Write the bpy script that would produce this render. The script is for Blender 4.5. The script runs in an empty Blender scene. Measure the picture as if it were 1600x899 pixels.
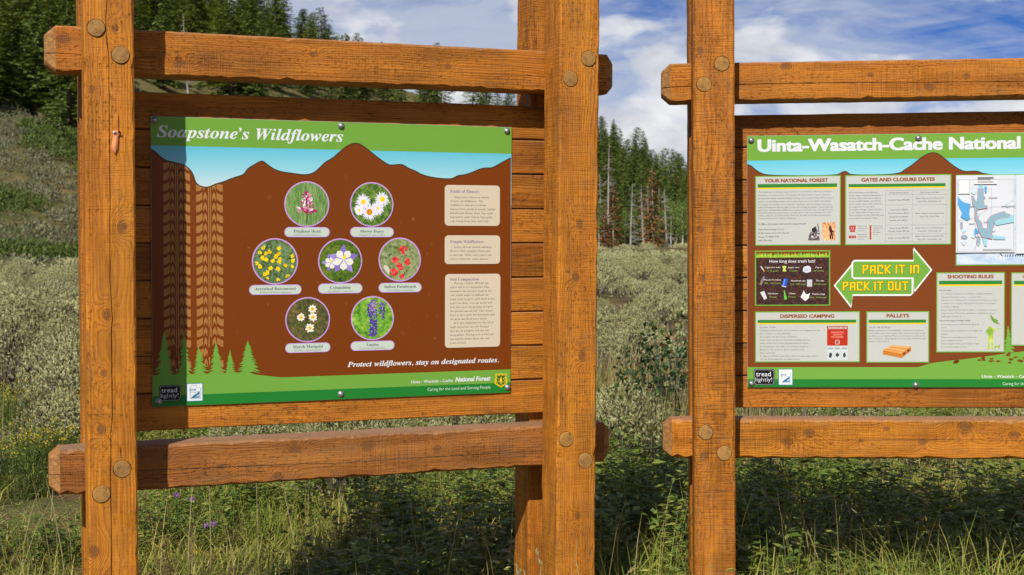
import bpy, bmesh, math, random
import numpy as np
from mathutils import Vector, Matrix, noise as mnoise
from mathutils.geometry import tessellate_polygon

scene = bpy.context.scene
col = scene.collection
CAM_H = 1.42
# ------------------------------------------------------------------ camera
cam = bpy.data.cameras.new('camera')
cam.sensor_width = 36.0
cam.lens = 48.15
cam.clip_start = 0.05
cam.clip_end = 8000
cam.dof.use_dof = True
cam.dof.focus_distance = 4.35
cam.dof.aperture_fstop = 10.0
cam_o = bpy.data.objects.new('camera', cam)
col.objects.link(cam_o)
cam_o.location = (0, 0, CAM_H)
cam_o.rotation_euler = (math.pi / 2 - 0.0395, 0, 0)
scene.camera = cam_o
# ------------------------------------------------------------------ sun, sky, exposure
SUN_AZ, SUN_EL = math.radians(16.7), math.radians(44.0)
sd = Vector((math.sin(SUN_AZ) * math.cos(SUN_EL), math.cos(SUN_AZ) * math.cos(SUN_EL), -math.sin(SUN_EL)))
sun = bpy.data.lights.new('sun', 'SUN')
sun.energy = 5.0
sun.angle = math.radians(0.53)
sun.color = (1.0, 0.94, 0.85)
sun_o = bpy.data.objects.new('sun', sun)
col.objects.link(sun_o)
sun_o.rotation_euler = sd.to_track_quat('-Z', 'Y').to_euler()
sun_o.location = (0, 0, 30)

world = bpy.data.worlds.new('World')
scene.world = world
world.use_nodes = True
wt = world.node_tree
wn, wl = wt.nodes, wt.links
for n in list(wn):
    wn.remove(n)
w_out = wn.new('ShaderNodeOutputWorld')
w_bg = wn.new('ShaderNodeBackground')
w_bg.inputs['Strength'].default_value = 0.05
wl.new(w_bg.outputs[0], w_out.inputs[0])
sky = wn.new('ShaderNodeTexSky')
sky.sky_type = 'NISHITA'
sky.sun_disc = False
sky.sun_elevation = SUN_EL
sky.sun_rotation = math.radians(180) + SUN_AZ
sky.altitude = 2400
sky.air_density = 0.75
sky.dust_density = 0.02
sky.ozone_density = 2.5
tc = wn.new('ShaderNodeTexCoord')


def wmath(op, a, b=None, clamp=False):
    n = wn.new('ShaderNodeMath')
    n.operation = op
    n.use_clamp = clamp
    for i, v in enumerate((a, b)):
        if v is None:
            continue
        if isinstance(v, (int, float)):
            n.inputs[i].default_value = v
        else:
            wl.new(v, n.inputs[i])
    return n.outputs[0]


def wramp(src, stops):
    n = wn.new('ShaderNodeValToRGB')
    e = n.color_ramp.elements
    e[0].position, e[0].color = stops[0][0], (*[stops[0][1]] * 3, 1)
    e[1].position, e[1].color = stops[-1][0], (*[stops[-1][1]] * 3, 1)
    for p_, v_ in stops[1:-1]:
        k = e.new(p_)
        k.color = (v_, v_, v_, 1)
    wl.new(src, n.inputs[0])
    return n.outputs[0]


def wnoise(scale, loc, vscale, detail=8, rough=0.55, dist=0.0):
    m = wn.new('ShaderNodeMapping')
    m.inputs['Location'].default_value = loc
    m.inputs['Scale'].default_value = vscale
    m.inputs['Rotation'].default_value = (0, 0.12, 0)
    wl.new(tc.outputs['Generated'], m.inputs[0])
    n = wn.new('ShaderNodeTexNoise')
    n.inputs['Scale'].default_value = scale
    n.inputs['Detail'].default_value = detail
    n.inputs['Roughness'].default_value = rough
    n.inputs['Distortion'].default_value = dist
    wl.new(m.outputs[0], n.inputs['Vector'])
    return n.outputs['Fac']


sep = wn.new('ShaderNodeSeparateXYZ')
wl.new(tc.outputs['Generated'], sep.inputs[0])
elev = sep.outputs['Z']
# high thin cloud: broad patches, combed streaks
cir = wmath('ADD', wmath('MULTIPLY', wnoise(5.0, (1.9, .6, .4), (1, 1, 2.6), 6, .55, .6), .62), wmath('MULTIPLY', wnoise(9.0, (4.2, 1.0, 2.0), (1, 1, 5.0), 9, .62, 1.1), .38))
cir = wramp(cir, [(0.39, 0.0), (0.475, 0.42), (0.56, 0.86), (0.66, 0.97)])
# denser towards the horizon; thinned overhead, out of view, to lower sky fill light
cir = wmath('MULTIPLY', cir, wramp(elev, [(0.0, 1.0), (0.18, 0.92), (0.40, 0.22), (1.0, 0.04)]))
# heaped cloud banks low over the hills
cum = wnoise(11.0, (.2, 3.1, .3), (1, 1, 1.9), 7, .5, .25)
low = wramp(elev, [(0.0, 0.26), (0.06, 0.25), (0.105, 0.03), (0.14, 0.0)])
cum = wramp(wmath('ADD', cum, low), [(0.52, 0.0), (0.60, 0.75), (0.70, 1.0)])
mix1 = wn.new('ShaderNodeMixRGB')
wl.new(cir, mix1.inputs[0])
tint = wn.new('ShaderNodeMixRGB')
tint.blend_type = 'MULTIPLY'
tint.inputs[0].default_value = 1.0
tint.inputs[2].default_value = (0.44, 0.80, 1.42, 1)
wl.new(sky.outputs[0], tint.inputs[1])
wl.new(tint.outputs[0], mix1.inputs[1])
mix1.inputs[2].default_value = (9.6, 10.5, 12.4, 1)
mix2 = wn.new('ShaderNodeMixRGB')
wl.new(cum, mix2.inputs[0])
wl.new(mix1.outputs[0], mix2.inputs[1])
shade = wn.new('ShaderNodeMixRGB')
wl.new(wramp(wnoise(16.0, (7.1, 2.2, 5.0), (1, 1, 2.2), 5, .55, .3), [(0.38, 0.0), (0.62, 1.0)]), shade.inputs[0])
shade.inputs[1].default_value = (10.8, 11.2, 12.2, 1)
shade.inputs[2].default_value = (16.6, 16.6, 16.8, 1)
wl.new(shade.outputs[0], mix2.inputs[2])
wl.new(mix2.outputs[0], w_bg.inputs['Color'])

scene.view_settings.view_transform = 'Standard'
scene.view_settings.look = 'None'
scene.view_settings.exposure = 0.14
scene.view_settings.gamma = 1.0
scene.view_settings.use_curve_mapping = False
scene.render.engine = 'CYCLES'
scene.cycles.max_bounces = 6
scene.cycles.use_denoising = True

random.seed(7)
rng = np.random.default_rng(11)


# ------------------------------------------------------------------ helpers
def srgb(r, g, b):
    f = lambda c: ((c / 255) / 12.92) if c / 255 <= 0.04045 else (((c / 255) + 0.055) / 1.055) ** 2.4
    return (f(r), f(g), f(b))


def link(o, parent=None):
    col.objects.link(o)
    if parent is not None:
        o.parent = parent
    return o


def tag(o, label=None, cat=None, group=None, kind=None):
    if label: o['label'] = label
    if cat: o['category'] = cat
    if group: o['group'] = group
    if kind: o['kind'] = kind
    return o


def empty(name, loc=(0, 0, 0), rz=0.0):
    o = bpy.data.objects.new(name, None)
    o.empty_display_size = 0.1
    o.location = loc
    o.rotation_euler = (0, 0, rz)
    return link(o)


def obj(name, me, parent=None, mats=(), loc=None):
    o = bpy.data.objects.new(name, me)
    for m in mats:
        me.materials.append(m)
    if loc is not None:
        o.location = loc
    return link(o, parent)


def mesh_np(name, V, F, mi=None, smooth=False):
    """mesh from vertex array and an array (or list of arrays) of equal-sided faces"""
    me = bpy.data.meshes.new(name)
    Fs = F if isinstance(F, list) else [F]
    Fs = [np.asarray(f) for f in Fs if len(f)]
    loops = np.concatenate([f.ravel() for f in Fs]).astype(np.int32)
    tot = np.concatenate([np.full(len(f), f.shape[1]) for f in Fs]).astype(np.int32)
    start = np.concatenate([[0], np.cumsum(tot)[:-1]]).astype(np.int32)
    me.vertices.add(len(V))
    me.vertices.foreach_set('co', np.asarray(V, dtype=np.float32).ravel())
    me.loops.add(len(loops))
    me.loops.foreach_set('vertex_index', loops)
    me.polygons.add(len(tot))
    me.polygons.foreach_set('loop_start', start)
    me.polygons.foreach_set('loop_total', tot)
    if mi is not None:
        me.polygons.foreach_set('material_index', np.asarray(mi, dtype=np.int32))
    me.polygons.foreach_set('use_smooth', np.full(len(tot), smooth))
    me.update(calc_edges=True)
    return me


class NT:
    """small helper for building shader node trees"""

    def __init__(self, name):
        self.m = bpy.data.materials.new(name)
        self.m.use_nodes = True
        self.t = self.m.node_tree
        self.n, self.l = self.t.nodes, self.t.links
        self.bsdf = self.n['Principled BSDF']

    def new(self, typ, **kw):
        n = self.n.new(typ)
        for k, v in kw.items():
            setattr(n, k, v)
        return n

    def put(self, sock, v):
        if isinstance(v, (int, float)):
            sock.default_value = v
        elif isinstance(v, (tuple, list)):
            sock.default_value = (*v, 1) if len(v) == 3 and len(sock.default_value) == 4 else v
        else:
            self.l.new(v, sock)

    def math(self, op, a, b=None, c=None, clamp=False):
        n = self.new('ShaderNodeMath', operation=op, use_clamp=clamp)
        for i, v in enumerate((a, b, c)):
            if v is not None:
                self.put(n.inputs[i], v)
        return n.outputs[0]

    def vmath(self, op, a, b=None, out=0):
        n = self.new('ShaderNodeVectorMath', operation=op)
        for i, v in enumerate((a, b)):
            if v is not None:
                self.put(n.inputs[i], v)
        return n.outputs[out]

    def mix(self, fac, a, b, blend='MIX'):
        n = self.new('ShaderNodeMixRGB', blend_type=blend)
        for i, v in enumerate((fac, a, b)):
            self.put(n.inputs[i], v)
        return n.outputs[0]

    def ramp(self, src, stops, interp='LINEAR'):
        n = self.new('ShaderNodeValToRGB')
        n.color_ramp.interpolation = interp
        e = n.color_ramp.elements
        cc = lambda v: (v, v, v, 1) if isinstance(v, (int, float)) else (*v, 1)
        e[0].position, e[0].color = stops[0][0], cc(stops[0][1])
        e[1].position, e[1].color = stops[-1][0], cc(stops[-1][1])
        for p_, v_ in stops[1:-1]:
            k = e.new(p_)
            k.color = cc(v_)
        self.put(n.inputs[0], src)
        return n.outputs[0]

    def noise(self, vec, scale, detail=4, rough=.5, dist=0.0):
        n = self.new('ShaderNodeTexNoise')
        n.inputs['Scale'].default_value = scale
        n.inputs['Detail'].default_value = detail
        n.inputs['Roughness'].default_value = rough
        n.inputs['Distortion'].default_value = dist
        if vec is not None:
            self.put(n.inputs['Vector'], vec)
        return n.outputs['Fac']

    def map(self, vec, scale=(1, 1, 1), loc=(0, 0, 0)):
        n = self.new('ShaderNodeMapping')
        n.inputs['Scale'].default_value = scale
        n.inputs['Location'].default_value = loc
        self.put(n.inputs[0], vec)
        return n.outputs[0]

    def bump(self, h, strength=.3, dist=.002):
        n = self.new('ShaderNodeBump')
        n.inputs['Strength'].default_value = strength
        n.inputs['Distance'].default_value = dist
        self.put(n.inputs['Height'], h)
        self.l.new(n.outputs[0], self.bsdf.inputs['Normal'])


def set_bsdf(t, color=None, rough=.6, spec=.4, metal=0.0):
    if color is not None:
        t.put(t.bsdf.inputs['Base Color'], color)
    t.put(t.bsdf.inputs['Roughness'], rough)
    t.bsdf.inputs['Specular IOR Level'].default_value = spec
    t.bsdf.inputs['Metallic'].default_value = metal


_plain = {}


def ink(rgb, rough=.42, dirt=.10):
    """printed, slightly weathered colour on the sign panels"""
    key = (tuple(rgb), rough, dirt)
    if key in _plain:
        return _plain[key]
    t = NT('print_%d_%d_%d' % tuple(int(c) for c in rgb))
    c = srgb(*rgb)
    tcn = t.new('ShaderNodeTexCoord').outputs['Object']
    n1 = t.noise(tcn, 9, 5, .6)
    n2 = t.noise(t.map(tcn, (60, 60, 14)), 2.0, 3, .6)
    d = t.ramp(n1, [(.35, 0), (.75, 1)])
    colr = t.mix(t.math('MULTIPLY', d, dirt), c, tuple(min(1, x * .85 + .025) for x in c))
    colr = t.mix(t.math('MULTIPLY', t.ramp(n2, [(.4, 0), (.8, 1)]), dirt * .8), colr, tuple(x * .8 for x in c))
    set_bsdf(t, colr, rough, .22)
    _plain[key] = t.m
    return t.m


def leafmat(name, stops, rough=.6, trans=.25, spec=.25, objvar=.0, patch=.0, pscale=1.6):
    """foliage: colour varies leaf by leaf (per mesh island) and a little per plant; part of the light passes through"""
    t = NT(name)
    geo = t.new('ShaderNodeNewGeometry')
    r = geo.outputs['Random Per Island']
    if objvar:
        oi = t.new('ShaderNodeObjectInfo').outputs['Random']
        r = t.math('ADD', t.math('MULTIPLY', r, 1 - objvar), t.math('MULTIPLY', oi, objvar))
    if patch:
        pn = t.ramp(t.noise(geo.outputs['Position'], pscale, 4, .6), [(.32, 0), (.68, 1)])
        r = t.math('ADD', t.math('MULTIPLY', r, 1 - patch), t.math('MULTIPLY', pn, patch))
    c = t.ramp(r, stops)
    set_bsdf(t, c, rough, spec)
    if trans:
        tr = t.new('ShaderNodeBsdfTranslucent')
        t.put(tr.inputs['Color'], t.mix(1.0, c, (1.0, 1.0, .55), 'MULTIPLY'))
        mx = t.new('ShaderNodeMixShader')
        mx.inputs[0].default_value = trans
        t.l.new(t.bsdf.outputs[0], mx.inputs[1])
        t.l.new(tr.outputs[0], mx.inputs[2])
        t.l.new(mx.outputs[0], t.n['Material Output'].inputs[0])
    return t.m


def wood(name, light, dark, pith=(.05, -.09), knots=(), seed=0.0, weather=.25, rough=.62, ringw=.0068, perobj=False, saw_=.35):
    """stained rough-sawn timber; the grain runs along the object's own X axis"""
    t = NT(name)
    oc = t.new('ShaderNodeTexCoord').outputs['Object']
    off = t.vmath('ADD', oc, (seed * 3.1, 0, 0))
    if perobj:
        rn = t.new('ShaderNodeObjectInfo').outputs['Random']
        cx = t.new('ShaderNodeCombineXYZ')
        t.put(cx.inputs[0], t.math('MULTIPLY', rn, 37.0))
        t.put(cx.inputs[1], t.math('MULTIPLY_ADD', rn, .10, -.05))
        t.put(cx.inputs[2], t.math('MULTIPLY_ADD', t.math('FRACT', t.math('MULTIPLY', rn, 7.3)), .3, -.15))
        off = t.vmath('ADD', oc, cx.outputs[0])
    s = t.new('ShaderNodeSeparateXYZ')
    t.put(s.inputs[0], off)
    dy = t.math('SUBTRACT', s.outputs[1], pith[0])
    dz = t.math('SUBTRACT', s.outputs[2], pith[1])
    r = t.math('SQRT', t.math('ADD', t.math('MULTIPLY', dy, dy), t.math('MULTIPLY', dz, dz)))
    wob = t.noise(t.map(off, (1.3, 5, 5)), 1.0, 3, .5)
    r = t.math('ADD', r, t.math('MULTIPLY', t.math('SUBTRACT', wob, .5), .055))
    kmask = None
    for (kx, kz, kr) in knots:
        d = t.vmath('SUBTRACT', oc, (kx, 0, kz))
        d = t.vmath('MULTIPLY', d, (.72, .25, 1.0))
        ln = t.vmath('LENGTH', d, None, 1)
        q = t.math('DIVIDE', ln, kr)
        e = t.math('EXPONENT', t.math('MULTIPLY', t.math('MULTIPLY', q, q), -.22))
        r = t.math('ADD', r, t.math('MULTIPLY', e, kr * 2.6))
        k = t.math('SUBTRACT', 1.25, q, clamp=True)
        kmask = k if kmask is None else t.math('MAXIMUM', kmask, k)
    ph = t.math('DIVIDE', r, ringw)
    jit = t.noise(t.map(off, (4, 40, 40)), 1.0, 3, .6)
    ph = t.math('ADD', ph, t.math('MULTIPLY', jit, 1.6))
    saw = t.math('FRACT', ph)
    ring = t.ramp(saw, [(0.0, .05), (.45, .25), (.78, .9), (.92, 1.0), (1.0, .1)])
    ringamp = t.ramp(t.noise(t.map(off, (2.0, 9, 9), (5, 2, 1)), 1.0, 2, .5), [(.3, .30), (.65, 1.0)])
    ring = t.math('MULTIPLY', ring, ringamp)
    streak = t.noise(t.map(off, (5, 190, 190)), 1.0, 5, .65)
    blot = t.noise(t.map(off, (3.2, 11, 11), (9, 4, 2)), 1.0, 5, .62)
    mid = tuple((a + b) / 2 for a, b in zip(light, dark))
    c = t.mix(t.ramp(streak, [(.36, 0), (.64, 1)]), mid, light)
    c = t.mix(t.math('MULTIPLY', ring, .66), c, dark)
    c = t.mix(t.math('MULTIPLY', t.ramp(blot, [(.44, 0), (.66, 1)]), .62), c, tuple(x * .46 for x in mid))
    warm = t.noise(t.map(off, (1.1, 16, 16), (3, 8, 1)), 1.0, 3, .5)
    c = t.mix(t.math('MULTIPLY', t.ramp(warm, [(.5, 0), (.75, 1)]), .45), c, (light[0] * 1.15, light[1] * 1.28, light[2] * 1.9))
    if perobj:
        c = t.mix(1.0, c, t.ramp(t.math('FRACT', t.math('MULTIPLY', rn, 13.7)), [(0, (.70, .66, .62)), (.5, (.95, .95, .95)), (1, (1.12, 1.16, 1.2))]), 'MULTIPLY')
    # weathered grey-brown bloom where the stain has worn
    wz = t.noise(t.map(off, (9, 26, 26), (1, 6, 3)), 1.0, 7, .7)
    c = t.mix(t.math('MULTIPLY', t.ramp(wz, [(.48, 0), (.68, 1)]), weather), c, (.19, .105, .05))
    red = t.noise(t.map(off, (1.7, 7, 7), (7, 5, 9)), 1.0, 4, .6)
    c = t.mix(t.math('MULTIPLY', t.ramp(red, [(.46, 0), (.72, 1)]), .28), c, (light[0] * .72, light[1] * .50, light[2] * .45))
    # dark resin flecks and drying checks along the grain
    fl = t.noise(t.map(off, (7, 210, 210), (2, 2, 7)), 1.0, 2, .5)
    fl = t.math('MULTIPLY', t.ramp(fl, [(.66, 0), (.72, 1)]), t.ramp(t.noise(t.map(off, (4, 14, 14), (8, 1, 7)), 1.0, 2, .5), [(.48, 0), (.60, 1)]))
    c = t.mix(t.math('MULTIPLY', fl, .85), c, (.028, .011, .004))
    # saw-blade marks across the grain
    sw = t.noise(t.map(off, (330, 9, 9)), 1.0, 2, .5)
    swm = t.ramp(t.noise(t.map(off, (2.2, 6, 6), (4, 4, 4)), 1.0, 2, .5), [(.35, .1), (.65, 1)])
    sawl = t.math('MULTIPLY', t.ramp(sw, [(.48, 0), (.64, 1)]), swm)
    c = t.mix(t.math('MULTIPLY', sawl, saw_), c, tuple(x * .35 for x in dark))
    # pits and torn fibres of the rough-sawn face
    pit = t.noise(t.map(off, (55, 120, 120), (6, 3, 2)), 1.0, 4, .7)
    pitm = t.ramp(t.noise(t.map(off, (2.6, 9, 9), (2, 9, 4)), 1.0, 3, .6), [(.40, .05), (.62, 1)])
    pit = t.math('MULTIPLY', t.ramp(pit, [(.56, 0), (.66, 1)]), pitm)
    c = t.mix(t.math('MULTIPLY', pit, .55), c, tuple(x * .5 for x in dark))
    # upper faces dusty and weathered, with light from above painted into the paler tone
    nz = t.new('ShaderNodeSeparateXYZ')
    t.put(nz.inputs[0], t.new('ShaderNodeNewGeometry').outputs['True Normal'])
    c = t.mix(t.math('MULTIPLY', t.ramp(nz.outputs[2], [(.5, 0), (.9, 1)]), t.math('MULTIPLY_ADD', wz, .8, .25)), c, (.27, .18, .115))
    if kmask is not None:
        kr_ = t.math('FRACT', t.math('MULTIPLY', r, 1 / .0032))
        kc = t.mix(t.ramp(kr_, [(0, 0), (1, 1)]), (.22, .088, .028), (.070, .028, .011))
        c = t.mix(t.ramp(kmask, [(.20, 0), (.60, .70)]), c, kc)
        c = t.mix(t.math('MULTIPLY', t.math('MULTIPLY', t.ramp(kmask, [(.16, 0), (.25, 1), (.36, 0)]), t.ramp(jit, [(.42, 0), (.56, 1)])), .85), c, (.030, .012, .005))
    set_bsdf(t, c, rough, .28)
    h = t.math('ADD', t.math('MULTIPLY', ring, -.5), t.math('MULTIPLY', streak, .8))
    h = t.math('ADD', h, t.math('MULTIPLY', sawl, -1.8 * saw_))
    h = t.math('ADD', h, t.math('MULTIPLY', fl, -2.2))
    h = t.math('ADD', h, t.math('MULTIPLY', pit, -1.4))
    t.bump(h, .75, .0024)
    return t.m

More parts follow.
